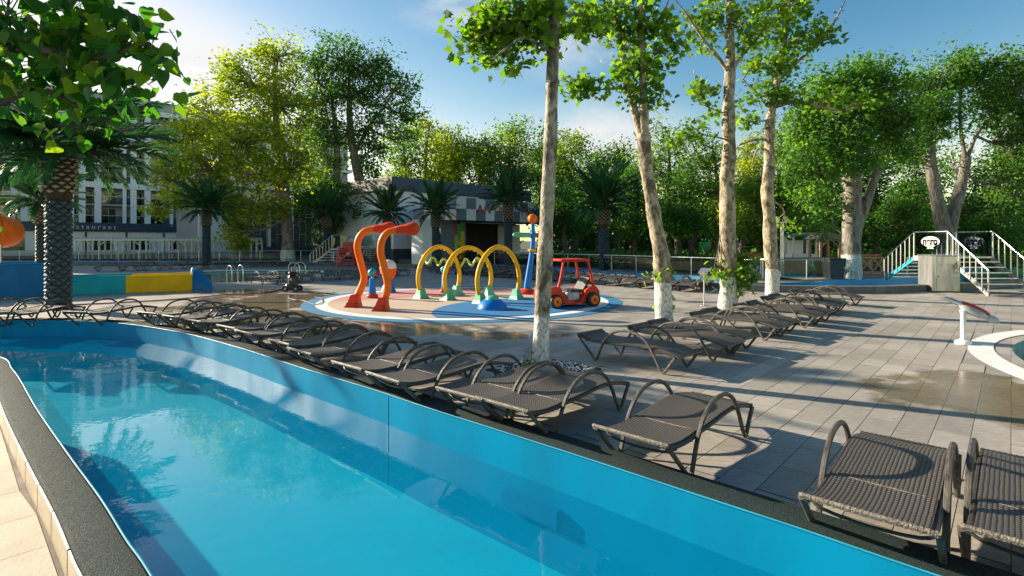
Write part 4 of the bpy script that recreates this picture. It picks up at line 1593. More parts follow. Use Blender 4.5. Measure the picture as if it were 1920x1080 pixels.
t.box(pc + ax * .03 + Vector((0, 0, -.02)), (.02, 1.1, .3), math.atan2(ax.y, ax.x))
t.build('mouth_panel', M['green'], o)

# orange tube slide at the left edge --------------------------------------------------
d = 22.0
o = thing('tube_slide', 'bend of an orange tube slide at the left edge in front of the hotel', 'water slide', (PX(0, 430, d).x - 1.0, d, 0))
pts = [PX(-300, 330, d + 1), PX(-220, 370, d + .8), PX(-130, 402, d + .5), PX(-70, 420, d + .3), PX(-25, 430, d + .2), PX(0, 434, d + .8), PX(6, 434, d + 2.0), PX(-20, 430, d + 3.4)]
Lp = smooth_line(pts, 6)
t = MB()
n = len(Lp)
t.tube(Lp, [.70] * n, 22, cap=False)
t.build('tube', M['orange'], o, True)
for k in (-17, -25):
    ee, eq = Lp[k], (Lp[k + 1] - Lp[k - 1]).normalized()
    s1_ = eq.orthogonal().normalized()
    s2_ = eq.cross(s1_)
    t = MB()
    t.tube([ee + (s1_ * math.cos(a) + s2_ * math.sin(a)) * .73 for a in [2 * math.pi * q / 26 for q in range(26)]], .06, 8, closed=True)
    t.build('joint_flange', M['orange'], o, True)
for px in (-80, -10):
    q = PX(px, 440, d - .4)
    t = MB()
    t.tube([(q.x, q.y + .2, 0), (q.x, q.y + .2, q.z - .4)], .09, 10)
    t.build('support_post', M['steelflat'], o, True)

# pool ladders ------------------------------------------------------------------
def ladder(g, axis, label):
    o = thing('pool_ladder', label, 'pool ladder', g, 0, 'steel pool ladders')
    sd2 = Vector((-axis.y, axis.x, 0))
    for s in (-.25, .25):
        P = [(-.42, 0), (-.42, .55), (-.36, .74), (-.2, .82), (.05, .82), (.2, .74), (.26, .55), (.26, -.5)]
        t = MB()
        t.tube(smooth_line([g + axis * x + sd2 * s + Vector((0, 0, z)) for x, z in P], 4), .024, 8)
        t.build('handrail', M['steel'], o, True)
    for z in (-.15, -.4):
        t = MB()
        t.tube([g + axis * .26 + sd2 * -.25 + Vector((0, 0, z)), g + axis * .26 + sd2 * .25 + Vector((0, 0, z))], .022, 8)
        t.build('rung', M['steel'], o, True)


ladder(Vector((-13.35, 25.65, 0)), Vector((-.72, .69, 0)), 'steel pool ladder at the near left corner of the main pool')
ladder(Vector((-11.75, 29.0, 0)), Vector((-.96, .27, 0)), 'steel pool ladder on the right side of the main pool')

# ================================================================== BUILDINGS AND STRUCTURES
def text_mesh(txt, size, depth, mat, name, bold=0.0):
    cu = bpy.data.curves.new(name, 'FONT')
    cu.body = txt
    cu.size = size
    cu.extrude = depth
    cu.offset = bold
    cu.align_x = 'CENTER'
    cu.align_y = 'CENTER'
    tmp = bpy.data.objects.new('tmp', cu)
    COL.objects.link(tmp)
    bpy.context.view_layer.update()
    dg = bpy.context.evaluated_depsgraph_get()
    me = bpy.data.meshes.new_from_object(tmp.evaluated_get(dg))
    me.name = name
    bpy.data.objects.remove(tmp)
    bpy.data.curves.remove(cu)
    me.materials.clear()
    me.materials.append(mat)
    return me


def facing(right, out):
    """rotation whose x is right, y is up and z is out of the wall"""
    r, o = Vector(right).normalized(), Vector(out).normalized()
    u = Vector((0, 0, 1))
    return Matrix((r, u, o)).transposed().to_euler()


UA = math.atan2(U.y, U.x)

# ---- hotel ----
H0 = Vector((-57.05, 70, 0))
hotel = thing('hotel', 'white and grey hotel with balconies behind the palms at left', 'building', H0 + Vector((0, 0, .2)))


def hbox(nm, mt, s0, s1, o0, o1, z0, z1, parent=None):
    """s along the front, o out of it towards the viewer"""
    c = H0 + U * ((s0 + s1) / 2) + V * ((o0 + o1) / 2)
    t = MB()
    t.box((c.x, c.y, (z0 + z1) / 2), (s1 - s0, o1 - o0, z1 - z0), UA)
    return t.build(nm, M[mt], parent or hotel)


hbox('wall', 'hgrey', -22, 40, -12, -1.6, .2, 20.8)
hbox('roof_parapet', 'hgrey', -22.2, 40.2, -12.2, 0, 20.6, 22)
hbox('podium', 'cream', -22, 40, -1.59, 1.2, .2, 3.25)
fas = hbox('fascia', 'hnavy', -22.1, 40.1, -1.58, 1.5, 3.26, 4.42)
for z0, z1 in ((9.2, 9.95), (14.6, 15.2), (19.9, 20.58)):
    hbox('beam', 'hwhite', -22, 40, -.35, .06, z0, z1)
for z in (6.92, 12.3, 17.6, 9.3, 14.7):
    hbox('floor_slab', 'hgrey', -21.9, 39.9, -1.58, -.36, z - .12, z + .12)
floors = [(4.43, 6.8), (7.05, 9.18), (9.96, 12.18), (12.43, 14.58), (15.22, 17.48), (17.73, 19.88)]
for k in range(-3, 5):
    b0 = 1.8 + 5.65 * k
    for (p0, p1) in ((0, .73), (3.1, 3.52), (4.0, 4.7)):
        for (z0, z1) in ((4.43, 9.19), (9.96, 14.59), (15.21, 19.89)):
            hbox('pilaster', 'hwhite', b0 + p0, b0 + p1, -.30, .0, z0, z1)
    for (q0, q1, wide) in ((.73, 3.1, True), (3.52, 4.0, False), (4.7, 5.65, False)):
        for z0, z1 in floors:
            m0, m1 = (q0 + .25, q1 - .55) if wide else (q0 + .08, q1 - .08)
            w = hbox('window', 'pane', b0 + m0, b0 + m1, -1.62, -1.56, z0 + .05, z1 - .35)
            if wide:
                hbox('frame', 'hwhite', b0 + (m0 + m1) / 2 - .03, b0 + (m0 + m1) / 2 + .03, -1.55, -1.52, z0 + .05, z1 - .35, w)
            hbox('balcony_glass', 'glass', b0 + q0 + .01, b0 + q1 - .01, -.20, -.18, z0 + .08, z0 + 1.0)
            hbox('balcony_rail', 'steelflat', b0 + q0 + .005, b0 + q1 - .005, -.22, -.16, z0 + 1.0, z0 + 1.06)
# end wing, its gable lit by the sun
hbox('end_wing', 'hgrey', -20, -9.4, .4, 5.2, 4.43, 26)
hbox('end_wing_edge', 'hwhite', -9.39, -8.9, .1, 5.3, 4.43, 26.2)
for k in range(4):
    for z0 in (6, 9.2, 12.4, 15.6, 18.8):
        hbox('window', 'pane', -19.2 + k * 2.3, -18.0 + k * 2.3, 5.21, 5.26, z0, z0 + 1.9)
c = H0 + U * 1.2 + V * 1.52
obj('sign_lettering', text_mesh('r e s t a u r a n t', .80, .03, M['white'], 'sign_lettering'), hotel, (c.x - H0.x, c.y - H0.y, 3.84 - .2), facing(U, V))
for k in range(9):
    hbox('shop_window', 'pane', -12 + k * 4.4, -9.6 + k * 4.4, 1.16, 1.24, .8, 2.5)
for k in range(9):
    hbox('canopy_strut', 'dark', -12.6 + k * 4.4, -12.4 + k * 4.4, 1.15, 1.27, .3, 3.2)

# ---- dark glass hall between the trees ----
G0 = Vector((-34.2, 60.5, 0))
hall = thing('glass_hall', 'dark glass hall with white window bars behind the ivy clad trees', 'building', G0 + Vector((0, 0, .2)))


def gbox(nm, mt, s0, s1, o0, o1, z0, z1, parent=None):
    c = G0 + U * ((s0 + s1) / 2) + V * ((o0 + o1) / 2)
    t = MB()
    t.box((c.x, c.y, (z0 + z1) / 2), (s1 - s0, o1 - o0, z1 - z0), UA)
    return t.build(nm, M[mt], parent or hall)


gbox('wall', 'hgrey', -1, 24, -9, -.3, .2, 8.2)
gbox('roof', 'cream', -1.4, 24.4, -9.4, .8, 8.21, 8.9)
gbox('end_wall', 'hwhite', -1.2, 3.4, -.29, .05, .2, 8.18)
gbox('plinth', 'hnavy', 3.41, 23.8, -.29, .12, .2, 1.3)
for k in range(7):
    s0 = 3.9 + k * 2.85
    gbox('column', 'hwhite', s0 - .34, s0 - .06, -.29, .15, 1.31, 8.19)
    pn = gbox('glazing', 'pane', s0, s0 + 2.4, -.28, -.22, 1.31, 8.1)
    for q in (.0, .8, 1.6, 2.36):
        gbox('mullion', 'seatgrey', s0 + q, s0 + q + .05, -.21, -.15, 1.32, 8.05, pn)
    for q in range(3):
        for z in (2.1 + .7 * q, 4.0 + .5 * q, 6.0 - .3 * q):
            gbox('transom', 'seatgrey', s0 + q * .8 + .052, s0 + q * .8 + .798, -.205, -.155, z, z + .06, pn)

# ---- entertainment building with the checkered canopy ----
C0 = PX(738, 452, 44)
C0.z = 0
anim = thing('entertainment_hall', 'white hall with navy roof band and grey and white checkered canopy', 'building', C0 + Vector((0, 0, .2)))


def abox(nm, mt, s0, s1, o0, o1, z0, z1, parent=None):
    c = C0 + U * ((s0 + s1) / 2) + V * ((o0 + o1) / 2)
    t = MB()
    t.box((c.x, c.y, (z0 + z1) / 2), (s1 - s0, o1 - o0, z1 - z0), UA)
    return t.build(nm, M[mt], parent or anim)


abox('wall', 'cream', 0, 9.6, -14, 0, 1.35, 6.2)
abox('plinth', 'plinth', -.05, 9.6, -14.05, .05, .2, 1.34)
abox('roof_band', 'hnavy', -.25, 17, -14.3, .25, 6.21, 7.3)
abox('band_end', 'stone', -.32, -.26, -14.25, .2, 6.25, 7.28)
abox('side_wall', 'cream', 9.61, 22.4, -14, -9, .2, 5.6)
Q0, Q1 = Vector((-4.2, 40.2, 0)), Vector((-7.9, 42.2, 0))


def qbox(nm, mt, org, dr, s0, s1, o0, o1, z0, z1, parent=None):
    dr = dr.normalized()
    ot = Vector((dr.y, -dr.x, 0))
    c = org + dr * ((s0 + s1) / 2) + ot * ((o0 + o1) / 2)
    t = MB()
    t.box((c.x, c.y, (z0 + z1) / 2), (s1 - s0, o1 - o0, z1 - z0), math.atan2(dr.y, dr.x))
    return t.build(nm, M[mt], parent or anim)


can = qbox('canopy', 'hgrey', Q0, U, 0.02, 12.3, -4.5, -.08, 3.62, 5.30)
zc = (3.60, 4.47, 5.34)
for k in range(12):
    w0 = k * 1.02
    for r_ in range(2):
        qbox('checker_panel', 'checkwhite' if (k + r_) % 2 else 'checkgrey', Q0, U, w0 + .008, w0 + 1.012, -.078, 0, zc[r_] + .005, zc[r_ + 1] - .005, can)
dq = (Q1 - Q0)
for k in range(4):
    w0 = k * 1.02
    for r_ in range(2 if k < 2 else 1):
        t_ = -dq.normalized()
        qbox('checker_panel', 'checkwhite' if (k + r_ + 1) % 2 else 'checkgrey', Q0 + dq.normalized() * (w0 + 1.02), t_, .008, 1.012, -.078, 0, zc[r_] + .005, zc[r_ + 1] - .005, can)
cols = ['crim', 'pinkl', 'lime', 'orange', 'sky', 'skyb', 'red', 'pinkl', 'blue']
M['crim'] = simple('crimson_letter', (.42, .012, .04), .4)
M['pinkl'] = simple('pink_letter', (.60, .16, .20), .4)
M['sky'] = simple('light_blue_letter', (.10, .38, .62), .4)
M['skyb'] = simple('blue_letter', (.02, .20, .55), .4)
for k, ch_ in enumerate('ANIMATION'):
    c = Q0 + U * (2.45 + k * .82) + V * .03
    obj('letter', text_mesh(ch_, .98, .03, M[cols[k]], 'letter'), anim, (c.x - C0.x, c.y - C0.y, 4.50 - .2), facing(U, V))
# stage front under the canopy
qbox('pillar', 'hwhite', Q0, U, -2.2, -.9, -2.6, -1.2, .2, 3.6)
qbox('pillar', 'checkgrey', Q0, U, -.2, 1.15, -2.5, -1.5, .52, 3.6)
art = qbox('color_panel', 'dark', Q0, U, 1.2, 2.75, -2.4, -2.2, .52, 3.6)
acol = ['orange', 'red', 'yellow', 'green', 'lime', 'green', 'orange', 'lime']
rnd = random.Random(3)
for i in range(4):
    for j in range(8):
        mt = rnd.choice(acol[:3] + ['lime']) if i < 2 else rnd.choice(['green', 'lime', 'green', 'yellow'])
        qbox('color_tile', mt, Q0, U, 1.22 + i * .38, 1.22 + i * .38 + .36, -2.19, -2.14, .53 + j * .38, .53 + j * .38 + .365, art)
qbox('opening_shade', 'black2', Q0, U, 3.2, 7.3, -3.0, -2.8, .51, 3.49)  # solid black slab, the shade of the stage opening put into its colour
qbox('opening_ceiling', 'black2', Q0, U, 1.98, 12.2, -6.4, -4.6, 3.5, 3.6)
qbox('side_curtain', 'checkgrey', Q0, U, 2.80, 3.15, -2.6, -2.4, .52, 3.6)
qbox('back_wall', 'cream', Q0, U, 7.2, 12.2, -5.0, -4.6, .2, 3.5)
qbox('door', 'hwhite', Q0, U, 8.0, 9.3, -4.59, -4.5, .2, 2.4)
qbox('counter', 'rawwood', Q0, U, 8.0, 9.8, -4.1, -3.6, .2, 1.1)
qbox('stage_floor', 'dark', Q0, U, -.8, 12.2, -6.3, -.6, .2, .5)
qbox('end_column', 'hgrey', Q0, U, 11.6, 12.2, -1.2, -.6, .51, 3.61)
for k in range(2):
    qbox('spotlight', 'dark', Q0, U, .9 + k * 8, 1.05 + k * 8, -.9, -.7, 3.35, 3.6)

# ---- pergola ----
A = PX(128, 452, 52)
A.z = 0
B = PX(482, 452, 56)
B.z = 0
ax = (B - A).normalized()
nr = Vector((-ax.y, ax.x, 0))
L = (B - A).length
perg = thing('pergola', 'long white timber pergola in front of the hotel', 'pergola', A + Vector((0, 0, .2)))
for o_ in (0, 2.4):
    t = MB()
    t.beam(A + nr * o_ + Vector((0, 0, 2.14)), B + nr * o_ + Vector((0, 0, 2.14)), .12, .2)
    t.build('beam', M['white'], perg)
np_ = 9
for k in range(np_):
    s = .3 + (L - .6) * k / (np_ - 1)
    for o_ in (0, 2.4):
        p = A + ax * s + nr * o_
        for dx in (-.28, .28):
            t = MB()
            t.box((p.x + ax.x * dx, p.y + ax.y * dx, 1.115), (.15, .15, 1.83), math.atan2(ax.y, ax.x))
            t.build('post', M['white'], perg)
            if o_ == 0:
                t = MB()
                q = p + ax * dx
                t.beam(q + Vector((0, 0, 1.6)) + ax * math.copysign(.07, dx), q + ax * math.copysign(.55, dx) + Vector((0, 0, 2.05)), .09, .09)
                t.build('brace', M['white'], perg)
for k in range(46):
    p = A + ax * (.1 + (L - .2) * k / 45)
    t = MB()
    t.beam(p - nr * .4 + Vector((0, 0, 2.30)), p + nr * 2.8 + Vector((0, 0, 2.30)), .07, .12)
    t.build('rafter', M['white'], perg)
bun = thing('bunting', 'lime green paper streamers hung under the white pergola', 'bunting', A + Vector((0, 0, 1.6)))
t = MB()
for k in range(8):
    a0 = A + ax * (1.2 + k * 1.9) - nr * .25
    pts = [a0 + ax * (1.8 * f) + Vector((0, 0, 1.98 - .22 * math.sin(math.pi * f))) for f in (0, .25, .5, .75, 1)]
    t.tube(pts, .012, 5)
t.build('string', M['lime'], bun)
M['neon'] = simple('lime_paper', (.38, .62, .05), .6)
for k in range(26):
    a0 = A + ax * (1.4 + k * .58 + random.uniform(-.1, .1)) - nr * .26
    hgt = random.uniform(.14, .4)
    t = MB()
    t.box((a0.x, a0.y, 1.86 - hgt / 2), (.10, .02, hgt), random.uniform(-.5, .5))
    t.build('streamer', M['neon'], bun)

# ---- railing along the far river ----
ROFF = offset(O_, .55)
dense = []
for i in range(len(ROFF) - 1):
    n = max(1, int((ROFF[i + 1] - ROFF[i]).length / .05))
    for k in range(n):
        dense.append(ROFF[i] + (ROFF[i + 1] - ROFF[i]) * (k / n))
rails = [('long glass railing along the river behind the splash pad', -16.0, 16.6, 'mid'), ('glass railing in front of the pergola at far left', -50, -17.2, 'left'), ('glass railing right of the arched footbridge', 20.6, 40, 'right')]
for lab, x0, x1, q_ in rails:
    run = [p for p in dense if x0 < p.x < x1]
    ra = thing('glass_railing', lab, 'railing', (run[0].x, run[0].y, .21), 0, 'glass railings along the river')
    t = MB()
    t.tube([(p.x, p.y, 1.14) for p in run[::12]] + [(run[-1].x, run[-1].y, 1.14)], .026, 8)
    t.build('top_rail', M['steel'], ra, True)
    step = 36
    for i in range(0, len(run) - 1, step):
        p = run[i]
        t = MB()
        t.tube([(p.x, p.y, .21), (p.x, p.y, 1.12)], .024, 8)
        t.tube([(p.x + .05, p.y + .10, .21), (p.x + .05, p.y + .10, .55), (p.x, p.y, .75)], .014, 6)
        t.build('post', M['steelflat'], ra, True)
        if i + step < len(run):
            q = run[i + step]
            v = (q - p).normalized()
            t = MB()
            t.beam(Vector((p.x, p.y, .66)) + v * .06, Vector((q.x, q.y, .66)) - v * .06, .012, .78)
            t.build('glass_pane', M['glass'], ra)


# ---- footbridge stairs ----
def bridge(near, axis, side, label, w=1.9, run=1.75, plat=1.7, H=1.38, z1=.21, sign=True, mats=('steelflat',)):
    """near: ground point of the near left newel, axis: along the bridge, side: across"""
    o = thing('footbridge', label, 'footbridge', near, 0, 'steel stair bridges over the river')
    Z = lambda z: Vector((0, 0, z))
    prof = [(0, 0), (run, H), (run + plat, H), (2 * run + plat, z1)]
    for s in (0, w):
        b = near + side * s
        t = MB()
        top = [b + axis * x + Z(z + (1.0 if i in (1, 2) else .95)) for i, (x, z) in enumerate(prof)]
        t.tube(top, .026, 8)
        t.build('handrail', M['steel'], o, True)
        n = 7
        for i in range(n + 1):
            for f0, f1, z0, zz in ((0, run, 0, H), (2 * run + plat, run + plat, z1, H)):
                f = i / n
                p = b + axis * (f0 + (f1 - f0) * f)
                zb = z0 + (zz - z0) * f
                t = MB()
                t.tube([p + Z(max(zb - .05, .0 if f0 == 0 else z1)), p + Z(zb + .96 + .03 * f)], .020 if i not in (0, n) else .026, 8)
                t.build('baluster', M['steelflat'], o, True)
        # stringers
        for f0, f1, z0, zz in ((0.0, run, .0, H), (2 * run + plat, run + plat, z1, H)):
            t = MB()
            t.beam(b + axis * f0 + Z(z0 + .03) + side * (.05 if s == 0 else -.05), b + axis * f1 + Z(zz - .09) + side * (.05 if s == 0 else -.05), .05, .16)
            t.build('stringer', M['teal' if f0 > 0 else 'steelflat'], o)
        if sign:
            c = b + axis * (run + plat / 2)
            t = MB()
            t.beam(b + axis * (run + .06) + Z(H + .50), b + axis * (run + plat - .06) + Z(H + .50), .012, .80)
            t.build('glass_panel', M['glass'], o)
    ns = 7
    for i in range(1, ns):
        for f0, f1, z0, zz in ((0.0, run, .0, H), (2 * run + plat, run + plat, z1, H)):
            f = i / ns
            c = near + side * (w / 2) + axis * (f0 + (f1 - f0) * f)
            t = MB()
            t.box(c + Z(z0 + (zz - z0) * f), (w - .16, .27, .04), math.atan2(side.y, side.x))
            t.build('tread', M['steelflat'], o)
    c = near + side * (w / 2) + axis * (run + plat / 2)
    t = MB()
    t.box(c + Z(H - .03), (w + .04, plat, .06), math.atan2(side.y, side.x))
    t.build('platform', M['steelflat'], o)
    t = MB()
    t.beam(near + axis * (run + .02) - side * .03 + Z(H - .14), near + axis * (run + plat - .02) - side * .03 + Z(H - .14), .03, .14)
    t.build('edge_beam', M['steelflat'], o)
    return o


nb = GR(1853, 555)
axb = Vector((-.03, 1, 0)).normalized()
sdb = Vector((1, .06, 0)).normalized()
br_ = bridge(nb, axb, sdb, 'steel stair bridge with oval sign over the river at right')
M['signblack'] = simple('sign_black', (.006, .006, .006), .9, spec=.0)
M['signwhite'] = simple('sign_white', (.50, .50, .49), .7, var=.05, spec=.1)
for s, flip in ((-.035, False), (1.9 - .035, True)):
    c = nb + sdb * s + axb * (1.75 + .80) + Vector((0, 0, 1.38 + .60))
    # oval plate on the glass; the far one faces the other way, its letters show through reversed
    right = -axb
    out = -sdb
    rot = facing(right, out).to_matrix()
    t = MB()
    N = 40
    ring = [rot @ Vector((.47 * math.cos(2 * math.pi * k / N), .215 * math.sin(2 * math.pi * k / N), 0)) for k in range(N)]
    th_ = rot @ Vector((0, 0, .008))
    t.add([c + p for p in ring] + [c + p + th_ for p in ring], [tuple(range(N, 2 * N)), tuple(range(N - 1, -1, -1))] + [(k, (k + 1) % N, N + (k + 1) % N, N + k) for k in range(N)])
    ov = t.build('oval_plate', M['checkgrey' if flip else 'signwhite'], br_)
    lt = c + rot @ Vector((0, 0, .012)) - nb
    if flip:
        obj('lettering', text_mesh('nero', .39, .002, M['signblack'], 'lettering', .012), br_, lt, facing(-right, -out), (1.0, 1.2, 1))
    else:
        obj('lettering', text_mesh('nero', .39, .002, M['signblack'], 'lettering', .012), br_, lt, facing(right, out), (1.0, 1.2, 1))
    t = MB()
    t.box(c + rot @ Vector((0, -.27, 0.004)), (.006, .34, .05))
    t.build('small_plate', M['checkgrey' if flip else 'signwhite'], br_)
# second bridge far left
nb2 = GR(577, 498)
bridge(nb2 + Vector((.2, 0, 0)), (U * .9 + Vector((.35, 0, 0))).normalized(), Vector((1, -.1, 0)).normalized(), 'steel stair bridge behind the red lifeguard chair', w=2.0, sign=True, H=1.5)

# steel cabinet by the bridge
g = GR(1772, 547.5)
o = thing('steel_cabinet', 'tall stainless steel cabinet standing beside the stair bridge', 'cabinet', (g.x, g.y, 0))
rz = R(-8)
Rm = Matrix.Rotation(rz, 3, 'Z')
cc = g + Vector((.08, .42, 0))
t = MB()
t.bbox((cc.x, cc.y, .72), (1.0, .9, 1.40), .012, rz)
t.build('casing', M['steelflat'], o)
t = MB()
p = Rm @ Vector((.07, -.456, 0)) + cc
t.bbox((p.x, p.y, .54), (.80, .018, 1.02), .006, rz)
dr = t.build('door', M['steelflat'], o)
t = MB()
p2 = Rm @ Vector((.07, -.456, 0)) + cc
t.bbox((p2.x, p2.y, 1.24), (.80, .018, .32), .006, rz)
t.build('top_panel', M['steelflat'], o)
t = MB()
p = Rm @ Vector((-.27, -.475, 0)) + cc
t.ball((p.x, p.y, .62), .025, 10)
t.build('handle', M['dark'], dr, True)
t = MB()
t.bbox((cc.x, cc.y, 1.435), (1.06, .96, .03), .006, rz)
t.build('lid', M['steelflat'], o)

# ---- lifeguard chair ----
g = GR(652, 500)
o = thing('lifeguard_chair', 'red wooden lifeguard chair in front of the far stair bridge', 'lifeguard chair', g)
W_, D_, Hh = 1.35, 1.2, 1.75
for sx in (-1, 1):
    for sy in (-1, 1):
        t = MB()
        t.beam(g + Vector((sx * W_ / 2, sy * D_ / 2, 0)), g + Vector((sx * W_ * .36, sy * D_ * .30 + .1, Hh * (1.0 if sy > 0 else .86))), .10, .10)
        t.build('leg', M['red'], o)
for z in (.22, .55, .88):
    f = 1 - z / Hh * .3
    t = MB()
    t.box(g + Vector((0, -D_ / 2 * f + .05 * z, z)), (W_ * f + .06, .09, .10))
    t.build('rung', M['red'], o)
    for sx in (-1, 1):
        t = MB()
        t.box(g + Vector((sx * W_ / 2 * f, 0.03, z)), (.06, D_ * f, .09))
        t.build('side_rung', M['red'], o)
t = MB()
t.box(g + Vector((0, 0, 1.14)), (W_ * .8, D_ * .72, .07))
t.build('seat', M['red'], o)
for k in range(5):
    t = MB()
    t.box(g + Vector((-.42 + k * .21, .38, 1.52)), (.17, .05, .78))
    t.build('back_slat', M['red'], o)
for sx in (-1, 1):
    t = MB()
    t.box(g + Vector((sx * .52, .0, 1.42)), (.10, D_ * .72, .05))
    t.build('armrest', M['red'], o)
t = MB()
t.lathe([(.26, 0), (.26, .02)], 24, g + Vector((.2, .45, 2.03)), (0, -1, 0))
t.build('round_sign', M['seatgrey'], o)

# ---- park furniture right of the river ----
def tb(c, size, rz=0, b=0):
    t = MB()
    if b:
        t.bbox(c, size, b, rz)
    else:
        t.box(c, size, rz)
    return t


d = 33.0
k0 = PX(1511, 490, d)
k0.z = .2
o = thing('kiosk', 'small cream kiosk with teal roof sign under the trees', 'kiosk', k0)
tb((k0.x, k0.y + .6, .7), (1.5, 1.2, 1.0)).build('counter_wall', M['cream'], o)
for sx in (-.7, .7):
    tb((k0.x + sx, k0.y + .1, 1.25), (.10, .10, 2.1)).build('corner_post', M['white'], o)
    tb((k0.x + sx, k0.y + 1.1, 1.25), (.10, .10, 2.1)).build('corner_post', M['white'], o)
tb((k0.x + .15, k0.y + .12, 1.7), (.06, .06, 1.0)).build('window_bar', M['white'], o)
tb((k0.x - .2, k0.y + .9, 1.6), (1.0, .1, .9)).build('back_panel', M['cream'], o)
tb((k0.x, k0.y + .4, 2.36), (1.75, 1.6, .12)).build('roof', M['kiosk'], o)
sg = tb((k0.x, k0.y - .35, 2.42), (1.65, .06, .22)).build('sign_board', M['kiosk'], o)
tb((k0.x - .1, k0.y - .385, 2.42), (.9, .01, .12)).build('sign_stripe', M['kiosky'], sg)

d = 31.0
k0 = PX(1556, 495, d)
k0.z = .2
o = thing('gazebo', 'little timber gazebo with shingle roof left of the whitewashed trunk', 'gazebo', k0)
for sx in (-.55, .55):
    for sy in (0, 1.1):
        tb((k0.x + sx, k0.y + sy, 1.15), (.11, .11, 1.9)).build('post', M['wood'], o)
    t = MB()
    t.beam((k0.x + sx, k0.y, 1.6), (k0.x + sx * .25, k0.y, 2.02), .07, .07)
    t.build('brace', M['wood'], o)
tb((k0.x, k0.y + .0, 2.08), (1.35, .1, .12)).build('beam', M['wood'], o)
t = MB()
t.add([(k0.x - .85, k0.y - .35, 2.12), (k0.x + .85, k0.y - .35, 2.12), (k0.x + .85, k0.y + 1.45, 2.12), (k0.x - .85, k0.y + 1.45, 2.12), (k0.x, k0.y + .55, 2.72)], [(0, 1, 4), (1, 2, 4), (2, 3, 4), (3, 0, 4), (3, 2, 1, 0)])
t.build('roof', M['shingle'], o)

d = 25.2
k0 = PX(1563, 526, d)
k0.z = .21
o = thing('litter_bin', 'tall dark litter bin on the river bank by the railing', 'litter bin', k0)
t = MB()
t.add([(k0.x - .30, k0.y - .28, .22), (k0.x + .30, k0.y - .28, .22), (k0.x + .30, k0.y + .28, .22), (k0.x - .30, k0.y + .28, .22), (k0.x - .38, k0.y - .34, 1.12), (k0.x + .38, k0.y - .34, 1.12), (k0.x + .38, k0.y + .34, 1.12), (k0.x - .38, k0.y + .34, 1.12)],
      [(3, 2, 1, 0), (4, 5, 6, 7), (0, 1, 5, 4), (1, 2, 6, 5), (2, 3, 7, 6), (3, 0, 4, 7)])
t.build('body', M['dark'], o)
tb((k0.x, k0.y, 1.16), (.82, .74, .07), 0, .03).build('lid', M['dark'], o)
for k, pq in enumerate(((1586, 524), (1596, 525))):
    k0 = PX(pq[0], pq[1], 25.4 - k * .4)
    k0.z = .21
    o = thing('plastic_chair', ['white plastic garden chair right of the dark litter bin', 'white plastic garden chair against the whitewashed trunk'][k], 'chair', k0, 0, 'white plastic chairs on the river bank')
    for sx in (-.2, .2):
        for sy in (-.2, .2):
            t = MB()
            t.tube([k0 + Vector((sx * 1.15, sy * 1.15, 0)), k0 + Vector((sx, sy, .42))], .022, 8)
            t.build('leg', M['white'], o, True)
    tb(k0 + Vector((0, 0, .44)), (.46, .46, .035), 0, .012).build('seat', M['white'], o)
    for k2 in range(5):
        tb(k0 + Vector((-.18 + k2 * .09, .22, .66)), (.05, .02, .40)).build('back_slat', M['white'], o)
    tb(k0 + Vector((0, .22, .88)), (.46, .03, .06), 0, .01).build('back_top', M['white'], o)

d = 27.5
k0 = PX(1466, 490, d)
k0.z = .2
o = thing('street_lamp', 'grey street lamp post among the leaves right of the plane trunk', 'street lamp', k0)
t = MB()
t.tube([(k0.x, k0.y, .2), (k0.x, k0.y, 3.0)], [.11, .085], 12)
t.build('post', M['steelflat'], o, True)
for sx in (-.22, .22):
    t = MB()
    t.lathe([(.04, 0), (.10, .08), (.12, .2), (.06, .28)], 12, (k0.x + sx, k0.y, 2.98))
    t.build('lamp_head', M['seatgrey'], o, True)
tb((k0.x, k0.y, 2.97), (.5, .05, .05)).build('cross_arm', M['steelflat'], o)

# low beige wall behind the railing
t = MB()
A, B = PX(1395, 452, 28.5), PX(1562, 452, 29.5)
o = thing('low_wall', 'low beige rendered wall behind the river railing', 'wall', (A.x, A.y, .2))
t.beam((A.x, A.y, .62), (B.x, B.y, .62), .3, .84)
M['ochre'] = simple('ochre_render', (.36, .25, .12), .8, var=.2)
t.build('wall_body', M['ochre'], o)
t = MB()
t.beam((A.x, A.y, 1.07), (B.x, B.y, 1.07), .4, .055)
t.build('wall_cap', M['stone'], o)
A, B = PX(1130, 452, 38), PX(1395, 452, 30)
o = thing('low_wall', 'long low tan wall behind the glass railing in the middle', 'wall', (A.x, A.y, .2))
t = MB()
t.beam((A.x, A.y, .5), (B.x, B.y, .5), .3, .6)
t.build('wall_body', M['ochre'], o)
t = MB()
t.beam((A.x, A.y, .825), (B.x, B.y, .825), .42, .045)
t.build('wall_cap', M['stone'], o)

# timber cross fence
A, B = PX(1612, 452, 28.5), PX(1655, 452, 28.5)
o = thing('timber_fence', 'short timber fence with crossed bars right of the whitewashed trunk', 'fence', (A.x, A.y, .2))
L = (B - A).length
for k in range(3):
    p = A + (B - A) * (k / 2)
    tb((p.x, p.y, .68), (.09, .09, .96)).build('post', M['wood'], o)
for z in (.35, 1.12):
    t = MB()
    t.beam((A.x, A.y - .06, z), (B.x, B.y - .06, z), .05, .08)
    t.build('rail', M['wood'], o)
for k in range(2):
    p, q = A + (B - A) * (k / 2), A + (B - A) * ((k + 1) / 2)
    for u0, u1 in ((.4, 1.08), (1.08, .4)):
        t = MB()
        t.beam((p.x, p.y - .10 - .03 * (u0 > 1), u0), (q.x, q.y - .10 - .03 * (u0 > 1), u1), .03, .07)
        t.build('cross_bar', M['wood'], o)
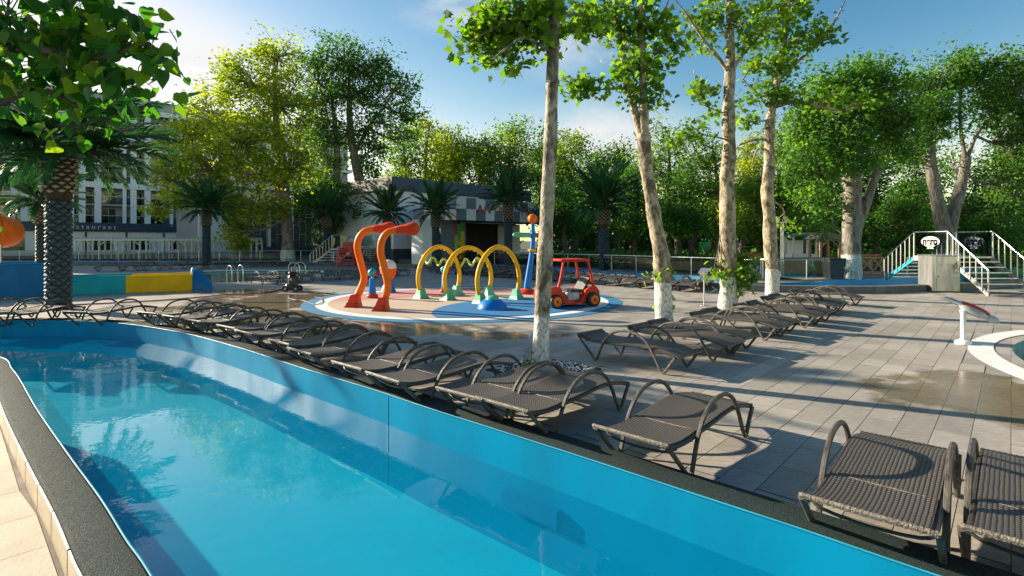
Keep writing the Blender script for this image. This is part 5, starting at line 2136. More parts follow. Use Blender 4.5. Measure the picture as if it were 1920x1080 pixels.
# wooden bench and planter
for px, d, lab in ((1425, 33, 'reddish wooden bench behind the low beige wall'), (1632, 30, 'orange wooden bench behind the timber fence')):
    k0 = PX(px, 490, d)
    k0.z = .2
    o = thing('park_bench', lab, 'bench', k0, 0, 'park benches')
    for q in range(3):
        tb(k0 + Vector((0, -.15 + .15 * q, .48)), (1.7, .11, .05)).build('seat_slat', M['rawwood'], o)
        tb(k0 + Vector((0, .28 + .03 * q, .66 + .17 * q)), (1.7, .04, .12)).build('back_slat', M['rawwood'], o)
    for sx in (-.65, .65):
        tb(k0 + Vector((sx, 0, .22)), (.08, .5, .44)).build('leg', M['dark'], o)
# green container doors and bins far behind
for k, px in enumerate((1325.5, 1345)):
    k0 = PX(px, 474, 62)
    k0.z = .2
    o = thing('green_container', ['bright green container behind the trees, left one', 'bright green container behind the trees, right one'][k], 'container', k0, 0, 'green containers')
    M['cgreen'] = M.get('cgreen') or simple('bright_green_paint', (.03, .42, .11), .5)
    tb(k0 + Vector((0, .6, .95)), (1.1, 1.2, 1.5), 0, .03).build('body', M['cgreen'], o)
    for sx in (-.28, .28):
        tb(k0 + Vector((sx, -.015, .95)), (.5, .02, 1.36)).build('door', M['green'], o)
k0 = PX(1310, 498, 40)
k0.z = .2
o = thing('storage_bin', 'orange plastic bin behind the railing between the trunks', 'bin', k0)
tb(k0 + Vector((0, 0, .3)), (.62, .5, .5), 0, .03).build('body', M['yellow'], o)
tb(k0 + Vector((0, 0, .57)), (.68, .56, .05), 0, .02).build('rim', M['orange'], o)

# ================================================================== VEGETATION
def leaf_template(kind):
    if kind == 'diamond':
        v = [(0, 0, 0), (.45, .30, .06), (1, 0, -.04), (.45, -.30, .06)]
        f = [(0, 2, 1), (0, 3, 2)]
    elif kind == 'maple':
        out = [(0, .04), (.12, .30), (.05, .55), (.36, .38), (.45, .62), (.58, .30), (1.0, .0), (.58, -.30), (.45, -.62), (.36, -.38), (.05, -.55), (.12, -.30), (0, -.04)]
        v = [(.32, 0, .0)] + [(x, y, -.10 * abs(y) - .06 * x * x) for x, y in out]
        f = [(0, i + 1, i) for i in range(1, 13)]
    else:  # heart
        out = [(.06, 0), (0, .16), (.06, .32), (.24, .41), (.48, .36), (.72, .20), (1.0, 0), (.72, -.20), (.48, -.36), (.24, -.41), (.06, -.32), (0, -.16)]
        v = [(.36, 0, -.03)] + [(x, y, .16 * abs(y) - .10 * x * x) for x, y in out]
        f = [(0, i % 12 + 2 if i < 12 else 1, i) for i in range(1, 13)]
        f = [(0, (i % 12) + 1, i) for i in range(1, 13)]
    return np.array(v, dtype=np.float32), np.array(f, dtype=np.int32)


def leaf_mesh(name, pos, size, kind, mat, tints, up=.6, droop=0.0, rg=None):
    """pos (n,3) local; one little folded face per leaf"""
    rg = rg or rng
    n = len(pos)
    tv, tf = leaf_template(kind)
    nrm = rg.normal(size=(n, 3))
    nrm[:, 2] = np.abs(nrm[:, 2]) * .6 + up
    nrm /= np.linalg.norm(nrm, axis=1, keepdims=True)
    d = rg.normal(size=(n, 3))
    d[:, 2] -= droop
    d -= nrm * (d * nrm).sum(1, keepdims=True)
    d /= np.linalg.norm(d, axis=1, keepdims=True) + 1e-9
    s = np.cross(nrm, d)
    sz = (size * rg.uniform(.45, 1.3, n))[:, None, None]
    V_ = (tv[None, :, 0:1] * d[:, None, :] + tv[None, :, 1:2] * s[:, None, :] + tv[None, :, 2:3] * nrm[:, None, :]) * sz + pos[:, None, :]
    k = len(tv)
    Fa = (tf[None] + (np.arange(n) * k)[:, None, None]).reshape(-1, 3)
    me = bpy.data.meshes.new(name)
    me.vertices.add(n * k)
    me.vertices.foreach_set('co', V_.astype(np.float32).ravel())
    nf = len(Fa)
    me.loops.add(nf * 3)
    me.loops.foreach_set('vertex_index', Fa.astype(np.int32).ravel())
    me.polygons.add(nf)
    me.polygons.foreach_set('loop_start', np.arange(nf, dtype=np.int32) * 3)
    at = me.attributes.new('tint', 'FLOAT', 'POINT')
    at.data.foreach_set('value', np.repeat(tints.astype(np.float32), k))
    me.materials.append(mat)
    me.update(calc_edges=True)
    return me


def in_ellipsoid(c, r, n, rg, shell=.35):
    d = rg.normal(size=(n, 3))
    d /= np.linalg.norm(d, axis=1, keepdims=True)
    u = shell + (1 - shell) * rg.uniform(0, 1, n) ** .6
    return np.array(c)[None] + d * u[:, None] * np.array(r)[None]


def knobby(P, rad, amp=.06, n=12, seed=0, sub=4):
    """trunk tube with swellings and a flare"""
    rg = np.random.default_rng(seed)
    L = smooth_line(P, sub)
    m = len(L)
    rr = np.interp(np.linspace(0, len(rad) - 1, m), np.arange(len(rad)), rad)
    ph = rg.uniform(0, 6.28, (4, 2))
    vs, fs = [], []
    for i, p in enumerate(L):
        t = (L[min(i + 1, m - 1)] - L[max(i - 1, 0)]).normalized()
        a = Vector((1, 0, 0)) - t * t.x
        a.normalize()
        b = t.cross(a)
        for k in range(n):
            th = 2 * math.pi * k / n
            q = 1 + amp * (math.sin(2 * th + ph[0, 0] + i * .9) + .8 * math.sin(3 * th + ph[1, 0] - i * .7) + .6 * math.sin(i * 1.7 + ph[2, 0])) + rg.normal() * amp * .35
            vs.append(p + (a * math.cos(th) + b * math.sin(th)) * rr[i] * q)
    for i in range(m - 1):
        for k in range(n):
            k2 = (k + 1) % n
            fs.append((i * n + k, i * n + k2, (i + 1) * n + k2, (i + 1) * n + k))
    fs.append(tuple((m - 1) * n + k for k in range(n)))
    return vs, fs, L


def tree(name, label, base, stems, lobes, bark, leafm, nclu, nleaf, lsize, csig, kind='diamond', group=None, seed=1, up=.6, tintr=(0, 1), droop=.2, single=None, amp=.05, twig=.016, branchr=.05, bias=0.0, limbs=True, extra=None):
    """stems: list of (points, radii) in world space; lobes: (centre, radii, weight) ; leaves gather in clusters inside the lobes"""
    rg = np.random.default_rng(seed)
    base = Vector(base)
    o = thing(name, label, 'tree', base, 0, group)
    trunk = None
    paths = []
    for i, (P, rad) in enumerate(stems):
        vs, fs, L = knobby(P, rad, amp, 12 if i == 0 else 8, seed * 7 + i)
        t = MB()
        t.add(vs, fs)
        if i == 0:
            trunk = t.build('trunk', bark, o, 'all')
        else:
            t.build('limb', bark, o, 'all')
        paths += [(p, rad[-1]) for p in L[len(L) // 3:]]
    allp, tn = [], []
    bt = MB()
    wsum = sum(w for _, _, w in lobes)
    for (c, r, w) in lobes:
        k = max(1, int(nclu * w / wsum))
        C = in_ellipsoid(c, r, k, rg)
        ko = int(k * .22)
        if ko:
            dq_ = C[:ko] - np.array(c)[None]
            C[:ko] = np.array(c)[None] + dq_ * rg.uniform(1.1, 1.5, (ko, 1))
            C[:ko, 2] += np.abs(rg.normal(size=ko)) * r[2] * .15
        # limb from the nearest stem point to the lobe
        src = min(paths, key=lambda q: (q[0] - Vector(c)).length + .6 * max(0, q[0].z - c[2]))[0]
        cc = Vector(c)
        mid = (src + cc) / 2 + Vector((0, 0, -.10 * (cc - src).length)) + Vector(rg.normal(size=3)) * .06 * (cc - src).length
        limb = smooth_line([src, mid, cc], 4)
        if limbs:
            bt.tube(limb, list(np.linspace(branchr, branchr * .4, len(limb))), 6, cap=False)
        for q in C:
            q = Vector(q)
            s0 = limb[rg.integers(len(limb) // 3, len(limb))]
            m2 = (s0 + q) / 2 + Vector(rg.normal(size=3)) * .12 * (q - s0).length
            bt.tube([s0, m2, q], [branchr * .4, branchr * .28, twig * .5], 4, cap=False)
        nl = rg.integers(int(nleaf * .5), int(nleaf * 1.5), k)
        nl[:ko] = np.maximum(3, (nl[:ko] * .5).astype(int))
        pts = np.repeat(C, nl, axis=0)
        g = rg.normal(size=pts.shape)
        g *= csig * np.array([1.0, 1.0, .62])[None]
        pts = pts + g
        ct = rg.uniform(tintr[0], tintr[1], k)
        tints = np.repeat(ct, nl) + rg.normal(size=len(pts)) * .16 + bias
        allp.append(pts)
        tn.append(tints)
    bt.build('branches', bark, o, 'all')['kind'] = 'stuff'
    pts = np.concatenate(allp) - np.array(base)[None]
    tn = np.clip(np.concatenate(tn), 0, 1)
    if single:
        # the leaves that show largest become objects of their own
        nmat, cnt = single
        wp = pts + np.array(base)[None]
        px = wp[:, 0] / wp[:, 1] * F + 960
        py = HY - (wp[:, 2] - CAMZ) / wp[:, 1] * F
        vis = (px > -20) & (px < 1940) & (py > -30) & (py < 1080) & (wp[:, 1] > .5)
        idx = np.where(vis)[0]
        idx = idx[np.argsort(wp[idx, 1])][:cnt]
        tv, tf = leaf_template(kind)
        me = bpy.data.meshes.new('leaf')
        me.from_pydata([tuple(map(float, q)) for q in tv], [], [tuple(map(int, q)) for q in tf])
        me.materials.append(nmat)
        me.polygons.foreach_set('use_smooth', [True] * len(me.polygons))
        for i in idx:
            nrm = Vector(rg.normal(size=3))
            nrm.z = abs(nrm.z) * .6 + up
            nrm.normalize()
            d = Vector(rg.normal(size=3))
            d.z -= droop
            d = (d - nrm * d.dot(nrm)).normalized()
            s_ = nrm.cross(d)
            sz = lsize * rg.uniform(.65, 1.25)
            ob = obj('leaf', me, o, pts[i].tolist(), Matrix((d, s_, nrm)).transposed().to_euler(), (sz, sz, sz))
        keep = np.ones(len(pts), bool)
        keep[idx] = False
        pts, tn = pts[keep], tn[keep]
    cr = obj('crown', leaf_mesh('crown', pts, lsize, kind, leafm, tn, up, droop, rg), o)
    cr['kind'] = 'stuff'
    return o


def lobe(px, py, d, rx, ry, w=None, dd=.8):
    c = PX(px, py, d)
    R_ = (rx / F * d, rx / F * d * dd, ry / F * d)
    return (tuple(c), R_, w if w is not None else rx * ry)


def stem(pts, d, rads, dz=0.0):
    return [PX(x, y, d + dz * i) for i, (x, y) in enumerate(pts)], rads


def gbase(px, py, z=0.0):
    return GR(px, py, z)


# ---- plane trees on the deck -------------------------------------------------
b = gbase(1013, 692)
d = b.y
tree('plane_tree', 'slim plane tree with whitewashed foot rising from white pebbles in the foreground', b,
     [stem([(1012, 694), (1015, 640), (1018, 560), (1023, 450), (1029, 330), (1034, 200), (1038, 80), (1041, -60), (1044, -260), (1046, -420)], d, [.138, .122, .125, .118, .106, .10, .09, .08, .055, .03]),
      stem([(1037, 60), (990, 40), (930, 52), (880, 80)], d, [.035, .028, .02, .012], -.15), stem([(1036, 100), (985, 70), (950, 90), (925, 110)], d, [.03, .02, .015, .01], -.25),
      stem([(1039, 30), (1075, 25), (1110, 40)], d, [.035, .025, .012], .2)],
     [lobe(905, 70, d, 48, 45), lobe(955, 40, d, 70, 50), lobe(940, 105, d, 30, 22), lobe(1000, 40, d, 40, 55), lobe(1085, 40, d + .5, 42, 40), lobe(960, -120, d, 170, 110, 4500), lobe(1120, -120, d, 120, 110, 3000), lobe(1040, -300, d, 180, 120, 3000)],
     PLS, L_near, 330, 10, .145, .17, 'maple', 'plane trees on the deck', 11, .35, single=(L_nearR, 300), droop=.9, amp=.05, branchr=.022, twig=.008)

b = gbase(1246, 605)
d = b.y
tree('plane_tree', 'leaning plane tree with forked pale trunk and whitewashed foot', b,
     [stem([(1246, 607), (1244, 570), (1243, 530), (1240, 480), (1231, 430), (1222, 380), (1214, 330), (1209, 285), (1206, 250)], d, [.235, .205, .215, .20, .175, .165, .15, .165, .17]),
      stem([(1206, 262), (1194, 220), (1182, 180), (1172, 130), (1162, 60), (1152, -30), (1148, -140)], d, [.12, .10, .085, .075, .06, .045, .02], .05),
      stem([(1208, 262), (1207, 210), (1206, 150), (1203, 80), (1200, 0), (1198, -100), (1200, -200)], d, [.13, .105, .09, .08, .065, .05, .02], -.05),
      stem([(1205, 90), (1165, 72), (1120, 55), (1100, 45)], d, [.03, .024, .016, .01]), stem([(1170, 165), (1130, 168), (1090, 158)], d, [.022, .016, .01]),
      stem([(1206, 60), (1240, 30), (1258, -10)], d, [.03, .024, .015])],
     [lobe(1165, 40, d, 45, 50), lobe(1225, 50, d, 45, 45), lobe(1175, 120, d, 38, 35), lobe(1212, 130, d, 35, 35), lobe(1195, 170, d, 30, 25), lobe(1160, 160, d, 22, 18), lobe(1088, 160, d, 26, 16, 1500), lobe(1228, 195, d, 18, 18), lobe(1125, 30, d, 25, 25),
      lobe(1245, 90, d, 22, 30), lobe(1180, -90, d, 110, 90, 6000), lobe(1232, 230, d, 10, 12), lobe(1238, 512, d, 26, 10, 110), lobe(1252, 575, d, 22, 10, 70)],
     PL, L_near, 215, 17, .150, .17, 'maple', 'plane trees on the deck', 12, .4, droop=.8, amp=.06, branchr=.022, twig=.008)

b = gbase(1364, 579)
d = b.y
tree('plane_tree', 'straight plane tree with leafy sprouts on its whitewashed lower trunk', b,
     [stem([(1364, 581), (1365, 540), (1366, 500), (1364, 440), (1364, 380), (1363, 330), (1368, 280), (1366, 230), (1366, 190), (1369, 140), (1369, 60), (1368, -40), (1366, -140)], d, [.265, .245, .25, .225, .22, .205, .185, .18, .165, .15, .115, .08, .03]),
      stem([(1367, 138), (1345, 105), (1320, 75), (1290, 30), (1262, -5)], d, [.06, .05, .04, .03, .015], -.15), stem([(1370, 135), (1395, 100), (1430, 60), (1470, 22), (1500, 0)], d, [.06, .05, .04, .025, .012], .1),
      stem([(1368, 85), (1352, 50), (1345, 10)], d, [.035, .03, .018]), stem([(1364, 215), (1340, 205), (1315, 190), (1300, 130)], d, [.03, .024, .018, .01]), stem([(1364, 262), (1330, 255), (1300, 256)], d, [.03, .02, .01])],
     [lobe(1300, 50, d, 32, 32), lobe(1330, 90, d, 22, 22), lobe(1350, 25, d, 35, 30), lobe(1400, 40, d, 40, 35), lobe(1440, 20, d, 40, 28), lobe(1320, 165, d, 20, 30, 700), lobe(1335, 205, d, 16, 16), lobe(1395, 85, d, 22, 20), lobe(1375, -80, d, 120, 80, 5500),
      lobe(1300, 245, d, 30, 14, 600), lobe(1265, 262, d, 25, 14, 500), lobe(1386, 510, d, 15, 38, 2000), lobe(1346, 520, d, 8, 24, 500), lobe(1382, 560, d, 6, 24, 110)],
     PL, L_near, 190, 17, .160, .19, 'maple', 'plane trees on the deck', 13, .4, droop=.7, amp=.05, branchr=.025, twig=.009)

b = gbase(1449, 555)
d = b.y
tree('plane_tree', 'farthest plane tree on the deck, bent trunk and long branch to the right', b,
     [stem([(1449, 557), (1448, 520), (1446, 480), (1443, 420), (1440, 380), (1439, 350), (1442, 310), (1443, 270), (1443, 235), (1449, 195), (1458, 150), (1470, 80), (1478, 20), (1484, -60)], d, [.25, .225, .23, .22, .205, .215, .18, .175, .17, .15, .12, .09, .07, .03]),
      stem([(1452, 200), (1490, 190), (1530, 198), (1580, 206), (1640, 192)], d, [.09, .075, .06, .045, .02]), stem([(1460, 150), (1490, 120), (1530, 85), (1565, 40), (1585, 0)], d, [.07, .06, .05, .04, .02]),
      stem([(1442, 262), (1415, 262), (1385, 272)], d, [.06, .05, .035]), stem([(1441, 282), (1420, 280), (1410, 310)], d, [.04, .032, .02]), stem([(1450, 215), (1420, 175), (1392, 150)], d, [.04, .03, .015])],
     [lobe(1455, 140, d, 38, 40), lobe(1430, 180, d, 28, 25), lobe(1490, 80, d, 40, 35), lobe(1450, 60, d, 35, 35), lobe(1540, 70, d, 28, 30), lobe(1480, 10, d, 50, 30), lobe(1470, 190, d, 25, 25), lobe(1415, 110, d, 22, 22), lobe(1540, 185, d, 40, 18), lobe(1600, 190, d, 40, 18), lobe(1490, -80, d, 110, 70, 4000),
      lobe(1400, 215, d, 20, 18), lobe(1475, 430, d + 3, 22, 16, 300)],
     PL, L_near, 215, 18, .18, .22, 'maple', 'plane trees on the deck', 14, .4, droop=.6, amp=.06, branchr=.03, twig=.01)

# ---- big trees right -------------------------------------------------------------
b = Vector((16.35, 25.7, .2))
d = 25.7
tree('poplar_tree', 'massive tree with ridged grey trunk and whitewashed foot behind the river', b,
     [stem([(1594, 524), (1596, 490), (1597, 440), (1598, 400), (1598, 350), (1592, 290), (1585, 220), (1580, 150)], d, [.50, .43, .41, .41, .40, .34, .24, .10]),
      stem([(1604, 440), (1618, 400), (1632, 360), (1645, 315), (1660, 240), (1665, 180)], d, [.22, .21, .20, .18, .12, .05])],
     [lobe(1560, 250, d, 70, 80), lobe(1600, 180, d, 70, 60), lobe(1660, 200, d, 60, 70), lobe(1520, 320, d - 1, 50, 60), lobe(1500, 230, d, 35, 50, 1600), lobe(1555, 155, d, 40, 30), lobe(1640, 140, d, 45, 35), lobe(1690, 250, d, 40, 60), lobe(1610, 290, d - 1, 50, 40, 1800), lobe(1540, 370, d, 35, 30, 900), lobe(1545, 430, d + 3, 26, 22, 500)],
     GB, L_mid, 520, 50, .20, .34, 'diamond', 'tall trees behind the river', 21, .5, amp=.035, branchr=.07, twig=.02)
b = Vector((PX(1777, 452, 30).x, 30, .2))
d = 30
tree('poplar_tree', 'tall tree with pale forked trunk rising behind the stair bridge', b,
     [stem([(1778, 512), (1777, 480), (1774, 445), (1765, 410), (1756, 370), (1749, 330), (1744, 295), (1746, 240), (1740, 170)], d, [.62, .58, .50, .36, .33, .30, .27, .18, .06]),
      stem([(1777, 450), (1785, 410), (1797, 365), (1807, 325), (1812, 296)], d, [.36, .33, .29, .25, .22]), stem([(1811, 300), (1802, 250), (1800, 190), (1806, 130)], d, [.12, .09, .07, .03]), stem([(1812, 300), (1830, 255), (1860, 215), (1880, 180)], d, [.12, .09, .06, .03])],
     [lobe(1740, 170, d, 60, 60), lobe(1800, 130, d, 45, 40), lobe(1850, 140, d, 60, 50), lobe(1905, 160, d, 55, 60), lobe(1720, 250, d, 45, 45), lobe(1770, 225, d, 40, 40), lobe(1860, 210, d, 45, 40), lobe(1920, 260, d, 50, 60), lobe(1890, 330, d + 1, 45, 50), lobe(1960, 200, d, 60, 90), lobe(1790, 310, d + 2, 30, 30, 600)],
     GB, L_mid, 520, 50, .22, .36, 'diamond', 'tall trees behind the river', 22, .5, amp=.035, branchr=.08, twig=.02, bias=-.05)

# ---- big planes left of centre ------------------------------------------------------
b = Vector((PX(541, 452, 47).x, 47, .2))
d = 47
tree('plane_tree_tall', 'broad yellow green plane tree lit by the sun in front of the hotel', b,
     [stem([(542, 494), (540, 460), (538, 420), (536, 380), (530, 320), (520, 250), (515, 180), (515, 110)], d, [.62, .50, .46, .42, .36, .28, .2, .08]),
      stem([(536, 380), (500, 320), (450, 270), (400, 240)], d, [.25, .2, .14, .06]), stem([(534, 350), (490, 330), (430, 340), (350, 350)], d, [.22, .18, .12, .05])],
     [lobe(520, 110, d, 45, 50), lobe(455, 150, d, 60, 50), lobe(530, 200, d, 70, 60), lobe(400, 220, d, 60, 50), lobe(460, 260, d - 2, 80, 55), lobe(345, 260, d, 50, 45), lobe(390, 310, d - 2, 70, 45), lobe(310, 320, d - 1, 45, 35), lobe(480, 330, d - 2, 70, 40), lobe(560, 310, d - 1, 45, 50), lobe(350, 370, d - 2, 55, 25), lobe(300, 395, d - 2, 30, 16, 400), lobe(440, 385, d - 2, 45, 30), lobe(500, 390, d - 2, 40, 25), lobe(425, 430, d - 2, 20, 30, 400)],
     BW, L_yel, 640, 44, .33, .46, 'diamond', 'tall trees beyond the main pool', 31, .5, branchr=.12, twig=.03)
b = Vector((PX(665, 452, 50).x, 50, .2))
d = 50
tree('plane_tree_tall', 'dark green ivy clad plane tree with tall rounded crown beside the white hall', b,
     [stem([(690, 492), (690, 450), (686, 400), (672, 330), (660, 270), (655, 200), (655, 120)], d, [.75, .62, .55, .45, .36, .25, .1]),
      stem([(620, 492), (620, 440), (624, 380), (632, 320), (630, 250), (620, 170)], d, [.55, .5, .45, .36, .25, .1]), stem([(664, 290), (690, 240), (720, 200), (740, 170)], d, [.2, .16, .11, .05])],
     [lobe(640, 110, d, 50, 45), lobe(590, 150, d, 50, 50), lobe(690, 130, d, 50, 45), lobe(735, 170, d, 40, 45), lobe(655, 180, d, 60, 45), lobe(600, 220, d, 40, 50), lobe(720, 230, d, 50, 35), lobe(770, 210, d, 24, 25), lobe(650, 250, d, 45, 35), lobe(690, 290, d, 35, 40), lobe(610, 300, d, 35, 50), lobe(580, 360, d, 40, 45), lobe(620, 380, d - 1, 40, 45), lobe(690, 370, d - 2, 28, 70), lobe(660, 400, d, 30, 30), lobe(600, 430, d - 1, 35, 35), lobe(760, 260, d + 2, 25, 30)],
     BW, L_dark, 640, 46, .31, .46, 'diamond', 'tall trees beyond the main pool', 32, .5, branchr=.11, twig=.03, bias=.05)
# trunk wrapped in ivy at the pergola
b = Vector((PX(440, 452, 50).x, 50, .2))
tree('ivy_tree', 'ivy wrapped trunk standing behind the right end of the pergola', b,
     [stem([(442, 490), (441, 440), (438, 400), (430, 350)], 50, [.4, .35, .3, .15])],
     [lobe(443, 420, 50, 16, 40), lobe(436, 385, 50, 22, 22), lobe(448, 455, 50, 14, 20)], BW, L_yel, 50, 110, .28, .42, 'diamond', 'tall trees beyond the main pool', 33, branchr=.05)

# ---- background trees ---------------------------------------------------------------
bgt = [  # px, d, top, half width, crown bottom, leaf, seed
    (300, 95, 260, 60, 430, 'd'), (755, 66, 235, 60, 400, 'm'), (805, 70, 215, 62, 380, 'y'), (858, 74, 245, 50, 380, 'm'), (905, 68, 250, 45, 390, 'm'), (960, 70, 222, 66, 390, 'm'), (1015, 75, 240, 40, 390, 'd'), (1075, 62, 248, 50, 400, 'm'),
    (1120, 58, 275, 48, 420, 'd'), (1160, 60, 262, 45, 430, 'm'), (1190, 46, 300, 50, 440, 'd'), (1255, 50, 225, 62, 430, 'm'), (1300, 44, 300, 60, 440, 'd'), (1335, 52, 240, 55, 440, 'm'), (1395, 44, 250, 55, 440, 'y'), (1420, 38, 320, 45, 450, 'm'), (1465, 46, 225, 60, 440, 'm'),
    (1500, 36, 330, 45, 450, 'm'), (1540, 42, 250, 60, 440, 'd'), (1640, 40, 260, 60, 450, 'd'), (1690, 36, 330, 50, 470, 'd'), (1720, 46, 240, 60, 450, 'd'), (1830, 38, 300, 70, 480, 'd'), (1900, 40, 250, 70, 480, 'd'), (1860, 34, 390, 60, 490, 'd'), (1990, 36, 240, 90, 480, 'd'), (1060, 46, 350, 45, 450, 'd'), (1270, 40, 380, 45, 440, 'd')]
words = ['first', 'second']
for k, (px, d, top, hw, bot, lf) in enumerate(bgt):
    base = Vector(((px - 960) / F * d, d, .2))
    rg = np.random.default_rng(100 + k)
    lb = []
    H_ = bot - top
    for q in range(9):
        f = (q + .5) / 9
        wv = math.sin(math.pi * (.18 + .72 * f)) ** .8
        yy = top + H_ * (.10 + .84 * f)
        xx = px + rg.uniform(-.55, .55) * hw * wv
        rx = hw * wv * rg.uniform(.45, .65)
        lb.append(lobe(xx, yy, d + rg.uniform(-1.5, 1.5) * d / 40, rx, max(14, H_ * .15 * rg.uniform(.8, 1.2)), rx * 20))
    gy = HY + 1.8 * F / d
    st = [stem([(px, gy + 2), (px + rg.uniform(-4, 4), (gy + bot) / 2), (px + rg.uniform(-8, 8), bot - 10), (px + rg.uniform(-10, 10), (bot + top) / 2), (px, top + 20)], d, [.34 * d / 45, .27 * d / 45, .24 * d / 45, .15 * d / 45, .04])]
    mt = {'d': L_dark, 'm': L_bg, 'y': L_yel}[lf]
    col = {'d': 'dark green', 'm': 'mid green', 'y': 'yellow green'}[lf]
    left = sum(1 for q in bgt if q[0] < px)
    where = 'beyond the hotel' if px < 500 else ('above the checkered hall' if px < 1060 else ('behind the plane trunks' if px < 1480 else 'behind the stair bridge and kiosk'))
    same = sorted([q[0] for q in bgt if ((q[0] < 500) == (px < 500)) and ('x' if q[0] < 500 else 'a' if q[0] < 1060 else 'b' if q[0] < 1480 else 'c') == ('x' if px < 500 else 'a' if px < 1060 else 'b' if px < 1480 else 'c')])
    lab = '%s woodland tree %s, %s from the left there' % (col, where, ORD[same.index(px)])
    tree('woodland_tree', lab, base, st, lb, BB, mt, 135, 50, .0056 * d, .0115 * d, 'diamond', 'trees of the wood behind the park', 200 + k, .5, branchr=.08, twig=.03, bias=.05 if lf != 'd' else 0)

# far mass of the wood closing the view
rg = np.random.default_rng(77)
P = []
for k in range(520):
    px = rg.uniform(1030, 2150)
    d = rg.uniform(66, 84)
    c = PX(px, 0, d)
    h = rg.uniform(.4, 1) * 9
    n = 60
    q = np.array([c.x, d, .5 + rg.uniform(0, 1) * h])[None] + rg.normal(size=(n, 3)) * np.array([1.3, 1.3, 1.0])[None]
    P.append(q)
for k in range(160):
    px = rg.uniform(-200, 1040)
    d = rg.uniform(104, 118)
    c = PX(px, 0, d)
    q = np.array([c.x, d, .5 + rg.uniform(0, 1) * 8])[None] + rg.normal(size=(50, 3)) * np.array([1.8, 1.5, 1.2])[None]
    P.append(q)
P = np.concatenate(P)
P[:, 2] = np.maximum(P[:, 2], .3)
w = obj('far_wood', leaf_mesh('far_wood', P, .85, 'diamond', L_dark, np.clip(rg.normal(.3, .25, len(P)), 0, 1), .4, 0, rg))
tag(w, 'dense dark green wood closing the view behind the park', 'wood', None, 'stuff')

# low undergrowth under the trees
P = []
for k in range(260):
    px = rg.uniform(1050, 1980)
    d = rg.uniform(36, 60)
    c = PX(px, 0, d)
    q = np.array([c.x, d, .45])[None] + np.abs(rg.normal(size=(45, 3))) * np.array([.9, .7, .5])[None] * rg.choice([-1, 1], size=(45, 3)) * np.array([1, 1, .5])[None]
    q[:, 2] = np.abs(q[:, 2]) + .15
    P.append(q)
P = np.concatenate(P)
w = obj('undergrowth', leaf_mesh('undergrowth', P, .36, 'diamond', L_mid, np.clip(rg.normal(.35, .25, len(P)), 0, 1), .6, 0, rg))
tag(w, 'low green undergrowth beneath the park trees', 'undergrowth', None, 'stuff')

# ---- leafy branch hanging in at top left -------------------------------------------
b = Vector((-6.2, 3.3, WALKZ))
d = 3.6
tree('overhanging_tree', 'tree with big heart shaped leaves hanging into the top left corner', b,
     [([Vector((-6.2, 3.3, WALKZ)), Vector((-6.1, 3.3, 1.5)), Vector((-5.9, 3.4, 3.0)), Vector((-5.6, 3.5, 4.6)), Vector((-5.4, 3.5, 6.5))], [.19, .16, .14, .11, .05]),
      ([Vector((-5.95, 3.4, 2.9)), PX(-150, 120, 3.7), PX(40, 90, 3.7), PX(170, 110, 3.6), PX(280, 80, 3.5)], [.07, .05, .03, .018, .008]),
      ([Vector((-5.9, 3.4, 2.6)), PX(-120, 230, 3.8), PX(60, 170, 3.8), PX(150, 200, 3.8), PX(220, 240, 3.7)], [.06, .04, .022, .014, .006]),
      ([Vector((-5.9, 3.4, 2.4)), PX(-300, 330, 3.4), PX(-120, 400, 3.2), PX(-40, 420, 3.2)], [.03, .02, .012, .005])],
     [lobe(60, 60, 3.8, 90, 60), lobe(160, 40, 3.7, 80, 45), lobe(240, 60, 3.6, 60, 45), lobe(280, 110, 3.5, 36, 40), lobe(120, 120, 3.8, 110, 50), lobe(220, 150, 3.7, 70, 45), lobe(60, 170, 3.9, 80, 40), lobe(170, 200, 3.8, 70, 30), lobe(110, 235, 3.6, 40, 22, 700), lobe(270, 225, 3.5, 22, 22, 500), lobe(-80, 100, 3.9, 110, 140), lobe(-6, 425, 3.2, 14, 16, 130), lobe(-250, -100, 4.2, 250, 220, 9000), lobe(30, -120, 4.0, 220, 110, 9000)],
     BB, L_over2, 240, 7, .118, .11, 'heart', None, 41, .20, single=(L_over, 300), droop=1.0, branchr=.012, twig=.005, tintr=(.0, .7))

# ---- palms ----------------------------------------------------------------------
def frond_mesh(L, droop, n=40, ll=.52, wid=.042, seed=0):
    rg = np.random.default_rng(seed)
    t = MB()
    pts = []
    for i in range(9):
        f = i / 8
        pts.append(Vector((L * f * (1 - .18 * droop * f * f), 0, -L * droop * .55 * f ** 2.2)))
    t.cur = 1
    t.tube(pts, [.022 * (1 - .85 * i / 8) + .003 for i in range(9)], 5, cap=False)
    t.cur = 0
    for i in range(n):
        f = .16 + .84 * (i / (n - 1))
        x = f * 8
        i0 = min(7, int(x))
        p = pts[i0].lerp(pts[i0 + 1], x - i0)
        tg = (pts[min(8, i0 + 1)] - pts[i0]).normalized()
        up = Vector((0, 1, 0)).cross(tg) * -1
        env = math.sin(math.pi * (.18 + .72 * f)) ** .7
        for s in (-1, 1):
            a = R(58 - 34 * f) + rg.normal() * .07
            le = ll * env * L / 2.2 * rg.uniform(.85, 1.1)
            dr = (tg * math.cos(a) + Vector((0, s, 0)) * math.sin(a) * .85 + Vector((0, 0, 1)) * (.34 * math.sin(a) + rg.normal() * .09)).normalized()
            m = p + dr * le * .5
            e = p + dr * le + Vector((0, 0, -.16 * le - abs(rg.normal()) * .05))
            wv = tg * wid * L / 2.2
            t.add([p - wv * .6, p + wv * .6, m + wv, m - wv, e], [(0, 1, 2, 3), (3, 2, 4)])
    return t.mesh('frond', [M['frond'], M['rachis']])


